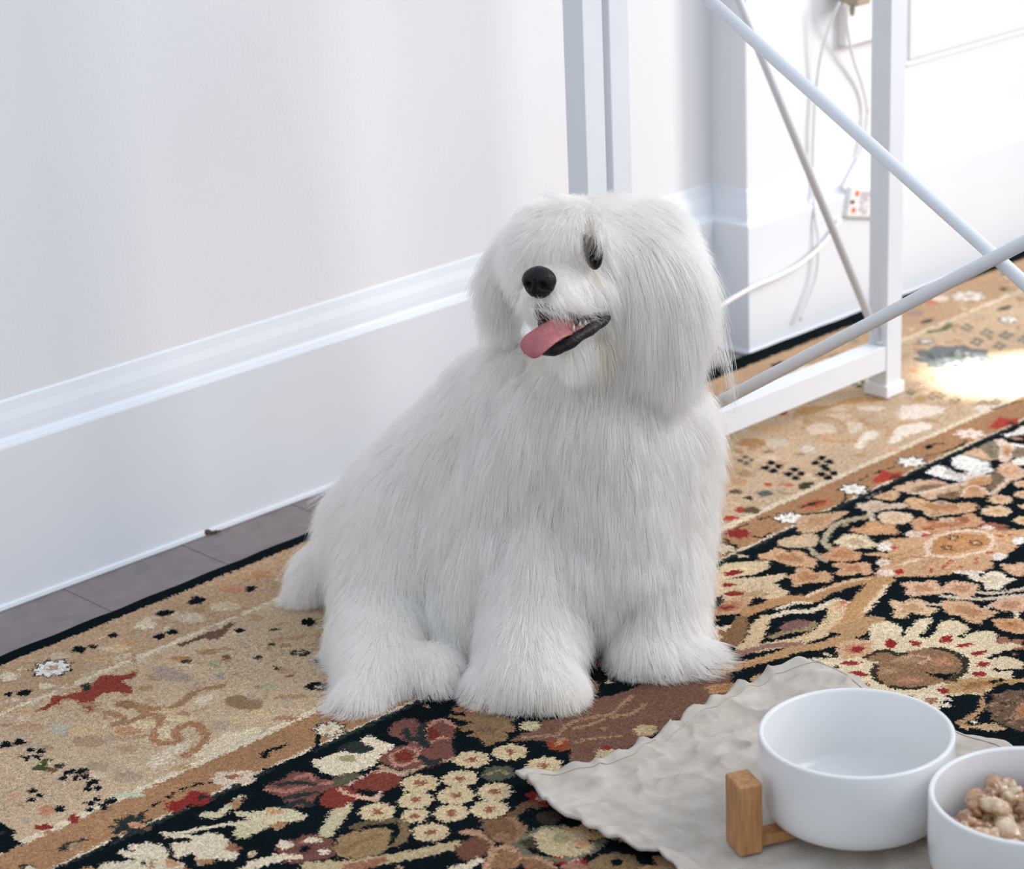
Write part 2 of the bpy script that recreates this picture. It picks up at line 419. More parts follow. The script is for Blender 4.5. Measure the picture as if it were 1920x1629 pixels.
# --- filling where the dog, the mat or the frame edge hide the field
rr = random.Random(5)
def pix(u, v):
    c = MW.T @ (np.array([u, v, RUGZ]) - CAM); return c[0] / c[2] * FPX + CX, c[1] / c[2] * FPX + CY
cells = []
for _ in range(2600):
    u, v = rr.uniform(U0, U1), rr.uniform(V0, 1.345)
    x, y = pix(u, v)
    hid = (620 < x < 1370 and y < 1335 and y > 900) or x < -30 or y > 1640 or x > 1945 or (y > 1290 + (1530 - x) * .36 and x > 980)
    if not hid or any((u - a) ** 2 + (v - b) ** 2 < .032 ** 2 for a, b in cells): continue
    cells.append((u, v)); k = rr.random()
    if k < .3: flower_at(u, v, .016, C_, U, 8, None, rr.random())
    elif k < .55: flower_at(u, v, .019, O, T, 5, None, rr.random(), .35)
    elif k < .7: flower_at(u, v, .017, U, C_, 6, None, rr.random(), .3)
    elif k < .85: pip([(u + .022 * math.cos(t) * (1 + .2 * math.sin(3 * t)), v + .012 * math.sin(t)) for t in np.linspace(0, 6.28, 20)], B)
    else: flower_at(u, v, .014, R_, P, 5, None, rr.random(), .3)
for k in range(60):                           # main border under the dog and beyond the frame
    u, v = rr.uniform(U0, U1), rr.uniform(1.43, 1.68); x, y = pix(u, v)
    if (560 < x < 1370 and y < 1300) or x < -20 or x > 1935: flower_at(u, v, rr.uniform(.008, .02), rr.choice([C_, O, P, T2, B]), rr.choice([T, DK, U]), 6, None, rr.random(), .25)
for k in range(14):
    u = 1.13 + k * .0565
    if u < 1.60 or u > 2.0: flower_at(u, 1.391 + .006 * (u - .9), .0125, W_ if k % 2 else R_, None, 8, DK if k % 2 else None, 0, .15)

# faint tone-on-tone scrolls woven all over the tan borders
for k in range(1500):
    u = rr.uniform(U0, U1); v = rr.uniform(1.425, 1.672 + .012 * (u > 1.6)); a = rr.uniform(0, 6.28); L = rr.uniform(.006, .022); tn_ = rr.choice([(206, 180, 146), (214, 190, 158), (184, 146, 106), (176, 138, 100), (192, 160, 128), (188, 150, 114), (178, 158, 132)])
    h = rr.uniform(.0014, .0042) * (2.0 if rr.random() < .2 else 1); cvv = rr.uniform(-2.2, 2.2); p_ = []; q_ = []
    for t in np.linspace(0, 1, 8):
        x_ = u + L * t * math.cos(a + cvv * t); y_ = v + L * t * math.sin(a + cvv * t); w_ = h * math.sin(PI * min(1, t + .08)) + .0004
        p_.append((x_ - w_ * math.sin(a + cvv * t), y_ + w_ * math.cos(a + cvv * t))); q_.append((x_ + w_ * math.sin(a + cvv * t), y_ - w_ * math.cos(a + cvv * t)))
    pip(p_ + q_[::-1], tn_)
# --- left part, outer guard and main border (zoom A)
cur[0] = 'A'
for x, y, r in ((250, 655, 95),): 
    flw(x, y, r, W_, P, 9, K, .2, .3)
ell(45, 695, 45, 22, C_); ell(225, 740, 40, 14, C_); ell(290, 595, 50, 18, (206, 180, 150))
for s in ('20 780 60 765 50 790', '80 775 120 755 160 765 130 785 90 790', '345 565 380 545 420 555 400 580 360 575', '430 545 465 540 460 565',
          '525 495 550 480 570 490 550 508', '745 500 775 485 800 495 770 520', '800 480 840 465 870 475 830 492', '760 385 800 372 850 380 820 398 770 400',
          '920 325 950 305 1000 315 985 335 930 345', '1180 265 1215 255 1250 262 1225 282 1190 280'): pg(s, K)
flw(705, 445, 60, C_, K, 6, None, .25, .35); flw(705, 445, 34, C_, T, 5)
ell(560, 560, 70, 20, (206, 176, 132)); ell(930, 410, 70, 26, (214, 190, 160)); ell(1090, 355, 80, 22, (210, 182, 146)); ell(1130, 270, 70, 22, (196, 140, 104)); ell(1270, 200, 50, 20, (186, 130, 90))
ell(620, 530, 40, 14, (190, 140, 100)); ell(480, 610, 60, 12, (200, 160, 110))
pg('165 868 235 830 250 795 320 785 380 770 440 740 490 690 560 690 610 685 670 668 640 705 590 715 640 745 640 775 560 770 500 780 455 815 460 858 400 845 360 805 300 810 240 850', (150, 62, 52))
pg('400 740 430 725 440 750 410 765', DK)
dline('880 540 960 510 1010 490 1060 480 1120 440', 6, (96, 80, 56)); pg('990 500 1080 455 1125 440 1080 500 1020 515', (120, 84, 68))
ell(1165, 470, 22, 12, K); ell(1335, 467, 32, 6, D); ell(1320, 538, 20, 7, D); ell(1255, 603, 18, 9, D); ell(1455, 580, 52, 16, D); ell(1455, 580, 26, 6, T); ell(1500, 430, 36, 18, K); ell(1575, 622, 50, 20, K)
ell(1345, 655, 18, 9, D); ell(1550, 742, 68, 20, K); ell(1550, 745, 28, 8, T); ell(1410, 690, 20, 5, B); ell(1250, 745, 22, 7, (170, 120, 90))
ell(1040, 635, 34, 20, (170, 160, 120)); ell(1070, 690, 28, 14, (150, 148, 130)); ell(1010, 575, 50, 14, (170, 130, 90)); ell(880, 605, 60, 9, (176, 124, 76)); ell(900, 620, 26, 8, D); ell(1100, 600, 18, 12, B)
pg('740 650 820 645 880 670 940 700 920 720 860 720 790 710 750 690', (172, 150, 130)); pg('1095 800 1160 785 1210 800 1290 825 1240 850 1150 850 1105 830', (150, 118, 86))
ell(1440, 790, 60, 12, (176, 140, 104)); ell(1390, 900, 60, 12, (172, 126, 92)); ell(1300, 745, 50, 18, (176, 168, 130)); ell(1180, 900, 80, 14, (206, 178, 134)); ell(1260, 870, 60, 14, (206, 178, 134))
pg('940 810 980 790 1050 770 1030 800 990 835 960 835', (216, 196, 164)); 
dline('530 870 600 900 560 930 640 910 700 880 660 840 740 850 850 840 950 770 1080 740', 7, (164, 122, 86)); dline('700 870 780 900 760 960 750 1000 800 1020 860 1010 850 960 920 925 970 940 1000 990 960 1040 900 1080', 7, (170, 122, 82))
ell(440, 830, 60, 12, (176, 140, 100)); ell(610, 830, 60, 20, (156, 112, 78)); ell(430, 950, 80, 26, (206, 172, 130)); ell(430, 1010, 90, 26, (178, 142, 112)); ell(620, 960, 70, 20, (186, 140, 98)); ell(290, 950, 44, 24, (186, 178, 154)); ell(700, 930, 50, 22, (212, 184, 140))
pg('955 1080 990 1030 1060 990 1100 960 1160 960 1240 935 1280 950 1220 985 1150 1010 1160 1040 1090 1045 1030 1075', (220, 200, 164))
pg('720 1120 750 1080 820 1050 880 1015 930 1005 900 1050 840 1090 780 1135', (216, 196, 166)); pg('770 960 800 930 830 950 820 1000 780 1005', (214, 190, 150)); ell(880, 900, 80, 16, (214, 186, 140)); ell(820, 860, 60, 12, (206, 172, 126))
ell(470, 1130, 60, 24, (176, 150, 122)); ell(620, 1180, 80, 26, (178, 150, 124)); ell(620, 1045, 50, 20, (184, 148, 110)); ell(880, 1140, 60, 14, (186, 150, 104)); ell(140, 940, 70, 20, (190, 150, 110)); ell(620, 1270, 90, 14, (188, 190, 160)); ell(110, 860, 50, 14, (204, 164, 116))
for x, y in ((30, 1022), (95, 1010)): pg(f'{x-30} {y+8} {x-6} {y-14} {x+22} {y-12} {x+24} {y+6} {x} {y+16} {x-20} {y+24}', K)
for x, y in ((150, 1050), (125, 1090), (180, 1085), (200, 1055)): ell(x, y, 22, 12, K)
dline('175 1140 210 1120 230 1100', 6, (70, 84, 50)); ell(215, 1145, 30, 12, (70, 84, 50)); ell(290, 1130, 28, 14, D); ell(250, 1150, 30, 10, B)
for x, y in ((320, 1165), (345, 1160), (310, 1190), (385, 1160), (405, 1150), (370, 1185), (415, 1180), (430, 1215), (460, 1205), (425, 1240), (475, 1235)): ell(x, y, 19, 13, K)
for x, y in ((155, 1250), (190, 1275), (150, 1295), (435, 1310), (470, 1290), (500, 1320), (530, 1305), (440, 1340), (545, 1290), (510, 1338)): ell(x, y, 22, 11, K)
ell(290, 1335, 28, 18, K); ell(358, 1385, 28, 24, R_); ell(210, 1425, 44, 12, R_); ell(225, 1345, 36, 26, (196, 130, 96)); ell(230, 1450, 34, 10, (180, 120, 90)); ell(120, 1350, 40, 30, (196, 166, 134)); ell(80, 1280, 40, 20, (206, 160, 130))
pgs('-300 1370 0 1400 35 1420 70 1450 60 1480 115 1505 60 1530 30 1550 -40 1560 -300 1600', K); ell(8, 1455, 20, 10, DK)
# brown guard band on the left (zoom F)
cur[0] = 'F'
flw(1850, -40, 92, C_, T, 7, K, .25, .25)
dline('1200 260 1100 275 1000 310 900 370 800 430', 3.2, K, 3); dline('1790 0 1780 60 1700 110 1600 160 1490 190', 4, K)
pg('1470 100 1500 80 1510 110 1480 130', K); dline('1500 85 1560 65 1600 50', 3.5, K)
pg('1200 250 1210 215 1240 195 1300 200 1350 190 1420 200 1430 230 1400 270 1330 265 1290 285 1240 275', (216, 190, 164)); ell(1310, 228, 48, 14, U)
pg('935 400 960 370 1040 350 1060 320 1130 305 1180 330 1170 365 1100 390 1040 400 980 430', R_); ell(1135, 342, 28, 20, DK); ell(1075, 398, 40, 10, K)
flw(740, 500, 128, DK, None, 9, None, .2); ell(650, 500, 18, 16, BR); ell(700, 540, 22, 8, BR); ell(820, 470, 14, 10, BR); ell(770, 500, 52, 20, (196, 140, 104)); ell(830, 520, 22, 8, B)
dline('660 570 600 620 500 680 400 720 300 760', 4, K); ell(360, 632, 20, 22, DK); dline('380 605 440 590 490 580', 3.5, DK); ell(430, 615, 40, 12, (150, 130, 96)); ell(410, 640, 30, 12, (186, 140, 112)); ell(150, 735, 50, 16, DK); ell(170, 745, 40, 12, C_)
# --- black field, lower left (zoom F)
pg('1130 450 1160 430 1240 420 1270 400 1300 380 1360 330 1320 390 1250 440 1180 460', (206, 190, 150)); pg('1290 400 1310 370 1360 350 1340 400', BR)
pg('1310 425 1400 430 1480 420 1540 405 1640 420 1720 455 1640 480 1590 480 1560 520 1500 515 1400 560 1330 572 1330 520 1360 480 1400 460', (206, 190, 150))
pg('1480 420 1540 405 1600 425 1560 440 1500 440', O); pg('1510 510 1560 520 1600 500 1590 480 1540 490', BR)
dline('920 550 1010 545 1120 520 1240 500 1340 488', 3, C_); dline('950 560 1050 560 1100 570', 3, C_)
pg('970 600 1060 600 1120 560 1200 545 1270 570 1290 610 1330 640 1320 690 1250 690 1180 680 1130 720 1100 710 1110 670 1060 660 1000 680 980 640', C_); pg('1270 600 1340 620 1330 650 1270 640', U); pg('1115 690 1200 700 1180 720 1110 715', BR)
pg('730 620 820 605 900 620 940 660 930 700 1010 715 1000 747 600 760 590 715 680 715 760 700 800 740 830 700 790 660', C_); dline('690 655 760 670 790 690 770 710', 4, C_); pg('930 690 1010 715 980 740 930 730', O); dline('860 700 850 745', 3, BR)
cur[0] = 'Bz'
pg('330 1150 350 1090 400 1010 440 970 490 970 460 1040 400 1120 380 1150', (196, 180, 140))
pg('115 1215 120 1180 180 1170 230 1150 290 1140 380 1160 395 1210 380 1250 280 1270 170 1280 130 1250', M); ell(150, 1190, 38, 22, C_); ell(290, 1165, 40, 16, C_); ell(350, 1225, 34, 14, C_); ell(200, 1255, 40, 18, C_); ell(250, 1212, 38, 20, K); ell(240, 1175, 26, 12, U)
dline('-60 1320 0 1290 60 1270 130 1255', 9, C_)
# red / brown palmette with a cream pod
pg('60 890 150 850 200 815 260 830 330 850 420 870 360 910 290 950 280 985 220 995 170 985 150 950 90 925', M)
for s in ('60 905 160 915 260 890 400 865', '200 850 270 830 300 860'): dline(s, 4, (176, 110, 92))
dline('160 950 220 935 300 920', 5, DK); dline('120 880 200 870 300 880', 5, DK); dline('180 985 230 965 270 985', 6, DK)
pg('480 870 560 830 650 800 740 830 720 880 650 910 560 900 500 890', (128, 60, 50)); dline('480 880 540 840 650 810 745 835', 3, P)
pg('340 950 400 900 450 890 520 920 500 960 430 1000 360 990', (134, 56, 46)); dline('430 900 480 930 560 945 620 950', 4, (206, 160, 130)); dline('620 955 640 920', 3, P)
pg('300 760 420 720 470 700 550 720 560 680 540 650 590 630 640 660 700 680 680 720 620 770 550 800 400 830 330 800', C_); pg('430 700 500 660 560 665 610 700 560 720 500 715', DK); ell(470, 745, 40, 18, OL)
dline('300 790 400 850 440 870 560 830 640 760 720 680', 4, K, 3); dline('370 700 450 670 560 640 640 625 690 665', 3.4, K, 3)
pg('400 860 470 820 520 830 480 860 420 890', (92, 88, 66))
pg('690 600 740 550 820 550 860 590 880 560 960 550 1020 590 1000 660 1000 740 880 790 760 800 680 780 640 740 700 700 800 670 740 640', M)
for s in ('850 640 900 570 960 550 1020 580', '690 740 770 690 830 710 810 760 730 780 690 750', '850 700 920 650 990 640', '820 660 870 640 900 600'): dline(s, 3.4, (188, 132, 108))
dline('770 600 790 640 830 650', 7, DK, 2); dline('860 580 850 640 880 690', 7, DK, 2); ell(760, 735, 46, 30, (122, 50, 40)); ell(910, 620, 30, 34, (120, 50, 42)); dline('640 790 760 820 900 770 1000 750', 3.4, (178, 150, 112)); dline('850 740 900 770 960 745', 6, DK, 2)
# daisies
for x, y, r in ((1108, 752, 90), (1308, 716, 88), (1485, 782, 92), (842, 873, 98), (1050, 850, 92), (818, 958, 90), (1030, 935, 96), (1228, 916, 92), (622, 1018, 94), (815, 1040, 72), (1002, 1024, 88), (1200, 1005, 98), (898, 1125, 96)):
    flw(x, y, r, (206, 180, 136), (150, 88, 60), 11, None, .12, .30)
pg('1170 830 1190 800 1240 790 1300 790 1320 820 1290 850 1190 855', (84, 86, 66)); dline('1190 830 1250 810 1300 830', 3, (140, 126, 92), 2)
pg('415 1200 440 1150 520 1120 600 1110 680 1110 685 1160 650 1220 560 1250 470 1255 420 1235', (158, 126, 82)); dline('450 1225 520 1180 640 1140', 5, (146, 110, 70))
dline('510 1100 560 1080 680 1065 740 1070', 6, (104, 88, 60)); dline('755 1060 765 1120 750 1160 720 1190', 5, (130, 106, 70)); dline('280 1300 480 1290 640 1270 800 1240 900 1220 1010 1195', 11, (190, 166, 122)); ell(480, 1300, 40, 18, C_)
dline('640 1270 560 1290 480 1300', 9, U)
# brown leaf flower under the dog's front paw, maroon panel at the right
pg('990 525 1080 530 1110 515 1180 500 1240 525 1330 550 1280 560 1330 580 1310 610 1260 600 1290 650 1240 660 1190 680 1150 640 1110 630 1130 600 1050 600 1080 575 1130 560 1060 545', (140, 108, 72)); ell(1190, 600, 50, 20, (120, 94, 70))
pg('1320 660 1380 620 1450 600 1480 550 1560 540 1620 500 1760 440 1920 400 2050 330 2400 260 2400 500 2100 600 1900 700 1860 740 1640 770 1620 700 1560 670 1440 650', (120, 84, 66))
for s in ('1560 620 1620 560 1750 530 1920 520 2000 470', '1380 640 1500 630 1600 650', '1650 660 1740 640 1880 630', '1640 590 1750 560 1850 500 1930 420'): dline(s, 4, (158, 122, 92))
for x, y in ((1690, 545), (1790, 590), (1840, 530)): flw(x, y, 40, K, (150, 112, 76), 7, None, .3, .4)
ell(1410, 580, 48, 24, (188, 172, 132)); ell(1800, 718, 60, 28, (188, 168, 130)); pg('1500 690 1520 650 1600 655 1610 690 1560 705', (146, 66, 44)); ell(1560, 660, 24, 14, (200, 130, 90)); ell(1700, 700, 36, 18, M); ell(1800, 690, 30, 10, R_); ell(2000, 600, 60, 30, (188, 160, 120))
# dark flower and coil by the mat (zoom G)
cur[0] = 'G'
pg('780 660 880 640 950 640 980 680 960 730 900 760 840 750 800 710', (124, 88, 60)); dline('690 710 760 720 800 760 830 800', 5, (182, 136, 104)); pg('640 790 700 760 760 740 820 790 760 840 680 850', (120, 76, 58))
dline('930 640 980 690 960 740 920 780 960 830 1000 850', 5, (150, 110, 80)); ell(880, 740, 46, 26, (150, 110, 80))
dline('1180 690 1080 700 1000 740 975 790 1020 830 1100 850 1200 855 1300 830 1370 790 1400 750', 5, (110, 106, 84), 3)
pg('1040 740 1070 700 1150 690 1240 720 1260 770 1230 800 1320 790 1360 770 1330 810 1240 840 1150 830 1080 800', (196, 172, 128)); ell(1020, 770, 50, 22, (70, 60, 46)); ell(1190, 750, 46, 26, OL)
pg('810 890 830 840 870 800 920 790 960 830 940 900', (150, 106, 70)); dline('800 902 830 830 890 790 950 810', 4, (196, 146, 110)); pg('980 850 1040 830 1100 870 1140 902 1020 902', (140, 100, 68)); dline('975 850 1060 845 1140 890', 4, (188, 136, 100))
pg('1340 870 1400 830 1480 820 1560 850 1600 902 1360 902', (140, 110, 76)); ell(1475, 868, 44, 26, K); dline('640 900 700 890 760 860', 6, C_); pg('1200 880 1280 870 1330 902 1200 902', (160, 110, 90)); dline('940 620 1020 570 1060 580', 6, (110, 80, 56)); ell(1120, 640, 60, 30, (66, 56, 44))

# --- right side: main border (zoom C and E)
cur[0] = 'E'
for s in ('1440 380 1480 350 1560 355 1650 345 1660 380 1600 405 1500 405'): pass
flw(1550, 378, 110, (230, 218, 200), P, 8, (128, 112, 88), .2, .3); ell(1330, 410, 40, 16, (206, 120, 88)); ell(1230, 480, 50, 22, (170, 140, 126)); ell(1380, 390, 50, 18, (226, 206, 180))
for s in ('1260 535 1300 515 1345 515 1310 540 1270 545', '1725 460 1760 440 1815 435 1790 455 1740 465', '1740 330 1780 320 1780 340 1745 342', '1740 235 1780 230 1775 245'): pg(s, (84, 88, 66))
pg('1290 590 1380 575 1420 545 1455 545 1435 580 1360 595 1300 600', (104, 112, 74)); pg('340 800 400 775 430 775 390 805', K); dline('700 750 740 735 790 720', 4, (96, 96, 70)); ell(850, 650, 30, 14, (150, 140, 118)); ell(520, 815, 50, 16, (216, 200, 170)); ell(180, 930, 80, 14, (220, 204, 176)); dline('80 950 140 935 200 930', 4, (110, 108, 90))
flw(1795, 515, 62, W_, G_, 7, (84, 84, 80), .25, .3); flw(1290, 650, 50, (196, 190, 180), W_, 6, (80, 92, 84), .3)
for x, y in ((1545, 570), (1660, 598), (1780, 615), (1600, 655), (1740, 680), (1890, 640), (1000, 0)): spot4(x, y, 42, (110, 116, 108))
flw(1460, 750, 235, (120, 126, 126), None, 9, (84, 90, 92), .12)
rq = random.Random(9)
for _ in range(46):
    a = rq.uniform(0, 6.28); r = math.sqrt(rq.random()); ell(1460 + 200 * r * math.cos(a), 755 + 52 * r * math.sin(a), rq.uniform(8, 26), rq.uniform(3, 8), rq.choice([(70, 80, 82), (170, 172, 168), (206, 196, 180), (90, 104, 86)]))
for x, y in ((1680, 820), (1800, 870), (1850, 830), (1740, 770), (1200, 960), (1330, 990), (1470, 1010), (1380, 985), (1640, 1030), (1720, 1020)): spot4(x, y, 34, (120, 112, 92))
ell(1640, 1060, 60, 20, (226, 208, 190)); ell(1210, 830, 34, 12, (196, 150, 112)); pg('1230 1010 1250 985 1290 990 1300 1010 1260 1020', (186, 144, 92))
spot4(880, 905, 60, (66, 80, 60)); ell(405, 1088, 42, 14, (176, 56, 46)); ell(550, 1028, 34, 10, (200, 130, 100))
pg('490 1080 560 1050 700 1045 800 1005 900 990 1000 1000 1080 1012 980 1022 860 1030 760 1040 680 1062 600 1095 520 1100', (186, 142, 88))
for x, y, rx, ry, c in ((650, 1190, 90, 40, (222, 200, 172)), (850, 1170, 60, 40, (222, 198, 170)), (960, 1060, 90, 14, (222, 204, 182)), (1230, 1060, 110, 24, (228, 208, 188)), (760, 1110, 80, 20, (218, 192, 160)), (380, 1270, 80, 26, (206, 190, 168)), (570, 1310, 44, 20, (206, 196, 178)), (300, 1180, 110, 20, (206, 166, 120)), (230, 1270, 90, 26, (178, 134, 88)), (700, 1240, 90, 26, (206, 164, 122)), (860, 1250, 60, 10, (208, 160, 118)), (1050, 1310, 80, 18, (212, 166, 134))): ell(x, y, rx, ry, c)
pg('1060 1270 1090 1190 1160 1160 1290 1150 1330 1170 1250 1210 1170 1230 1110 1270', (234, 218, 198)); pg('850 1290 880 1240 930 1200 1000 1205 990 1240 930 1260 900 1310', (234, 218, 198)); pg('1120 1100 1180 1060 1250 1040 1370 1050 1400 1080 1260 1120 1150 1130', (232, 214, 196))
dline('540 1150 620 1130 720 1120 800 1170 790 1210', 4, (196, 156, 112)); dline('850 1140 920 1150 950 1170 1060 1180 1050 1230', 4, (196, 152, 108)); dline('1060 1250 1140 1140 1240 1150', 3, (206, 160, 122)); dline('900 1210 850 1280', 3, (206, 160, 122)); dline('640 1220 700 1260 860 1260', 4, (196, 150, 106)); dline('1050 1100 1130 1130 1300 1120', 3, (210, 170, 134))
for x, y in ((190, 1378), (660, 1390), (690, 1460), (350, 1420), (490, 1462)): spot4(x, y, 66 if x > 200 else 52, K if x > 200 else (96, 96, 80))
pg('510 1550 530 1520 600 1512 590 1535 545 1560', (70, 62, 44)); ell(310, 1578, 48, 20, (96, 96, 92)); ell(325, 1525, 26, 10, (196, 84, 60)); ell(450, 1528, 36, 10, (200, 110, 80)); ell(130, 1570, 40, 14, (90, 82, 56)); ell(210, 1610, 30, 12, D); ell(140, 1510, 60, 26, (196, 152, 110)); ell(330, 1325, 36, 8, (130, 110, 90)); ell(520, 1340, 30, 8, (160, 130, 100))
cur[0] = 'C'
ell(180, 725, 24, 13, (178, 60, 50)); ell(130, 765, 34, 10, (184, 60, 50)); ell(235, 728, 42, 16, (104, 84, 56))
# guard band at the right
for x, y in ((420, 765), (738, 622), (1025, 488)): flw(x, y, 74, W_, (206, 196, 170), 7, K, .22, .22)
flw(1310, 350, 76, (232, 212, 196), (206, 160, 130), 7, None, .22, .22); flw(95, 915, 70, (206, 186, 150), None, 6, DK, .25)
for x, y in ((905, 560), (1480, 295)): pg(f'{x-78} {y+22} {x-40} {y-14} {x-22} {y-32} {x+10} {y-18} {x+72} {y-22} {x+60} {y+8} {x+10} {y+16} {x-20} {y+30}', (182, 62, 50)); ell(x + 35, y + 2, 26, 8, (90, 60, 50))
pg('470 712 500 685 560 675 600 668 640 690 580 705 520 720', (196, 104, 70)); dline('480 710 540 690 600 680', 4, DK, 2)
dline('770 580 800 560 880 530 960 505', 2.6, K, 3); dline('1090 460 1180 440 1260 410 1290 385', 2.8, DK); dline('1420 230 1500 205 1570 190', 2.6, DK); dline('1100 410 1140 400 1180 398', 3, K); ell(1105, 415, 20, 10, K)
dline('500 745 600 735 680 690 700 650', 3, K); dline('60 860 200 800 330 755', 2.6, DK, 3); dline('240 855 290 860 340 835', 2.6, K); dline('110 870 130 890 170 910', 3, K)
# --- black field, upper right (zoom H)
cur[0] = 'H'
pg('760 580 800 540 880 510 1000 560 1060 590 1160 590 1250 560 1380 540 1400 560 1240 610 1080 660 980 640 860 610', W_)
pg('1020 480 1040 420 1120 395 1250 430 1330 470 1390 470 1370 520 1400 550 1280 590 1160 590 1180 560 1090 540 1020 510', W_)
dline('770 590 850 620 980 650 1080 650 1200 600 1380 550', 3, K, 3); dline('1120 395 1280 435 1440 460', 3, K)
pg('1110 395 1200 350 1300 330 1400 360 1470 430 1400 450 1300 430 1180 400', (206, 166, 130)); pg('1290 320 1400 260 1470 280 1480 360 1460 430 1400 430 1330 360', (136, 122, 100))
pg('1450 270 1500 235 1600 270 1650 350 1600 430 1520 470 1480 400 1500 330', (222, 196, 172)); pg('1530 300 1590 310 1610 370 1560 430 1530 380', (206, 154, 112)); pg('1630 340 1700 320 1738 330 1738 400 1650 420 1620 390', (140, 124, 102))
pg('1560 190 1640 160 1738 100 1738 190 1620 210 1540 210', W_); pg('1490 220 1600 200 1738 190 1738 295 1620 290 1540 250', K); dline('1620 290 1680 300 1738 305', 4, W_)
pg('1620 460 1738 420 1738 500 1660 490', (232, 218, 206))
pg('430 740 500 690 620 655 760 645 900 660 980 700 1080 670 1090 720 1040 800 960 830 880 800 800 850 700 810 600 770 520 770', (206, 168, 134)); pg('590 740 640 720 760 690 900 690 960 690 880 720 740 760 640 780', (150, 122, 92))
dline('480 700 620 655 800 640 960 670', 2.6, DK, 3); dline('600 790 740 770 900 730 1080 690', 3, (230, 206, 186)); pg('860 800 980 770 1080 760 1060 820 980 840', (138, 110, 84))
pg('1090 790 1120 730 1110 680 1180 630 1300 620 1400 600 1420 660 1350 690 1260 720 1330 760 1370 800 1240 820 1120 820', (208, 156, 112)); dline('1100 810 1180 720 1280 720 1360 790', 3.4, (228, 196, 168)); dline('1120 700 1200 630 1420 600', 3, (228, 196, 168))
pg('1420 590 1400 700 1350 720 1420 760 1480 740 1500 700 1560 640 1500 600 1460 540', (126, 104, 80)); pg('1480 560 1520 490 1620 480 1700 540 1738 560 1738 620 1600 660 1440 790 1400 790 1480 700 1560 640', (214, 172, 140)); ell(1600, 560, 70, 40, (214, 160, 118)); dline('1400 790 1500 720 1580 640', 3, (230, 200, 176))
pg('220 820 330 780 440 760 430 850 330 850', (202, 162, 124)); pg('40 900 120 880 260 860 330 900 500 890 540 930 400 940 260 960 170 970 60 930', (206, 182, 158)); dline('0 960 120 970 200 950 330 950 540 940', 3, K, 3); dline('160 1000 200 1060 170 970', 3, (206, 186, 160)); dline('0 1060 80 1030 160 1020', 3.4, (196, 176, 146))
pg('560 900 540 860 620 830 800 880 880 860 980 880 1040 900 1100 880 1240 900 1230 970 1140 970 1040 1000 960 990 900 960 840 1020 760 1010 700 960 620 950', (208, 162, 118)); ell(900, 890, 60, 26, P); ell(980, 960, 60, 18, (200, 140, 96)); ell(680, 900, 70, 24, (212, 170, 130))
pg('262 1020 300 990 420 975 590 1020 560 1070 480 1090 400 1080 300 1060', (222, 192, 160)); ell(410, 1035, 40, 14, O)
pg('0 1140 90 1130 160 1080 230 1065 290 1100 380 1090 400 1140 440 1180 400 1200 280 1195 180 1210 120 1190 60 1160', (204, 148, 102)); ell(190, 1120, 60, 22, (196, 132, 84))
pg('-120 1240 -40 1210 130 1220 160 1270 230 1320 160 1340 60 1340 -20 1360 -120 1330', (214, 190, 152))
for x, y, rx in ((1500, 850, 122), (1460, 970, 150), (1720, 690, 90), (1720, 795, 84), (1760, 920, 60), (1730, 1060, 100)): flw(x, y, rx, (218, 182, 142), (204, 148, 98), 9, None, .12, .35)
pg('600 1090 640 1050 700 1040 760 1090 860 1080 880 1050 1000 1030 1100 1040 1150 1000 1220 1000 1300 1060 1310 1100 1240 1130 1100 1140 1000 1150 860 1180 700 1180 620 1140', (204, 150, 108)); ell(960, 1060, 90, 26, (216, 176, 144)); ell(960, 1112, 44, 16, (180, 92, 66)); ell(1140, 1060, 50, 34, (168, 96, 66)); ell(760, 1140, 80, 24, (190, 116, 84))
pg('540 1190 620 1170 760 1180 700 1230 560 1220', (224, 200, 178)); ell(735, 1210, 46, 14, (184, 78, 58)); pg('1280 1100 1420 1090 1550 1120 1540 1160 1440 1170 1320 1150', (150, 92, 70)); pg('1310 1130 1380 1110 1440 1140 1400 1170 1330 1160', (228, 204, 184)); ell(1300, 1110, 24, 16, M)
pg('280 1290 400 1250 600 1240 760 1230 880 1180 1100 1160 1300 1150 1500 1170 1738 1160 1738 1240 1640 1250 1620 1290 1660 1330 1540 1420 1520 1450 1400 1460 1390 1540 1200 1600 1100 1560 1000 1600 800 1629 500 1629 250 1629 260 1560 330 1500 400 1440 130 1410 160 1400 380 1390 300 1340', (206, 158, 114))
ell(330, 1330, 66, 46, (232, 216, 200)); ell(310, 1490, 60, 30, (232, 214, 194)); ell(340, 1590, 90, 40, (230, 206, 182)); ell(420, 1340, 34, 20, (186, 70, 56)); ell(400, 1430, 26, 14, (170, 80, 60)); ell(465, 1580, 60, 22, (184, 44, 40)); ell(785, 1578, 30, 18, (180, 66, 54)); ell(1095, 1540, 38, 14, (188, 84, 62)); ell(1180, 1590, 140, 20, (232, 216, 198)); ell(1480, 1425, 66, 36, (232, 222, 210)); ell(1390, 1385, 36, 18, (186, 84, 62)); ell(1690, 1270, 70, 40, (234, 224, 212)); ell(1500, 1220, 40, 14, (190, 90, 70)); ell(1600, 1210, 40, 10, (186, 92, 70))
dline('900 1560 950 1510 1000 1470', 3, (184, 84, 66)); dline('1250 1500 1255 1440', 2.5, (184, 90, 70)); dline('520 1500 700 1440 800 1420 1000 1440 1200 1400 1380 1350 1400 1220 1240 1170 1000 1180 820 1240 760 1300 770 1420', 5, (226, 196, 166)); pg('820 1270 900 1230 1050 1190 1200 1200 1320 1220 1390 1240 1380 1300 1280 1340 1130 1370 960 1400 820 1400 800 1340', (192, 132, 82))
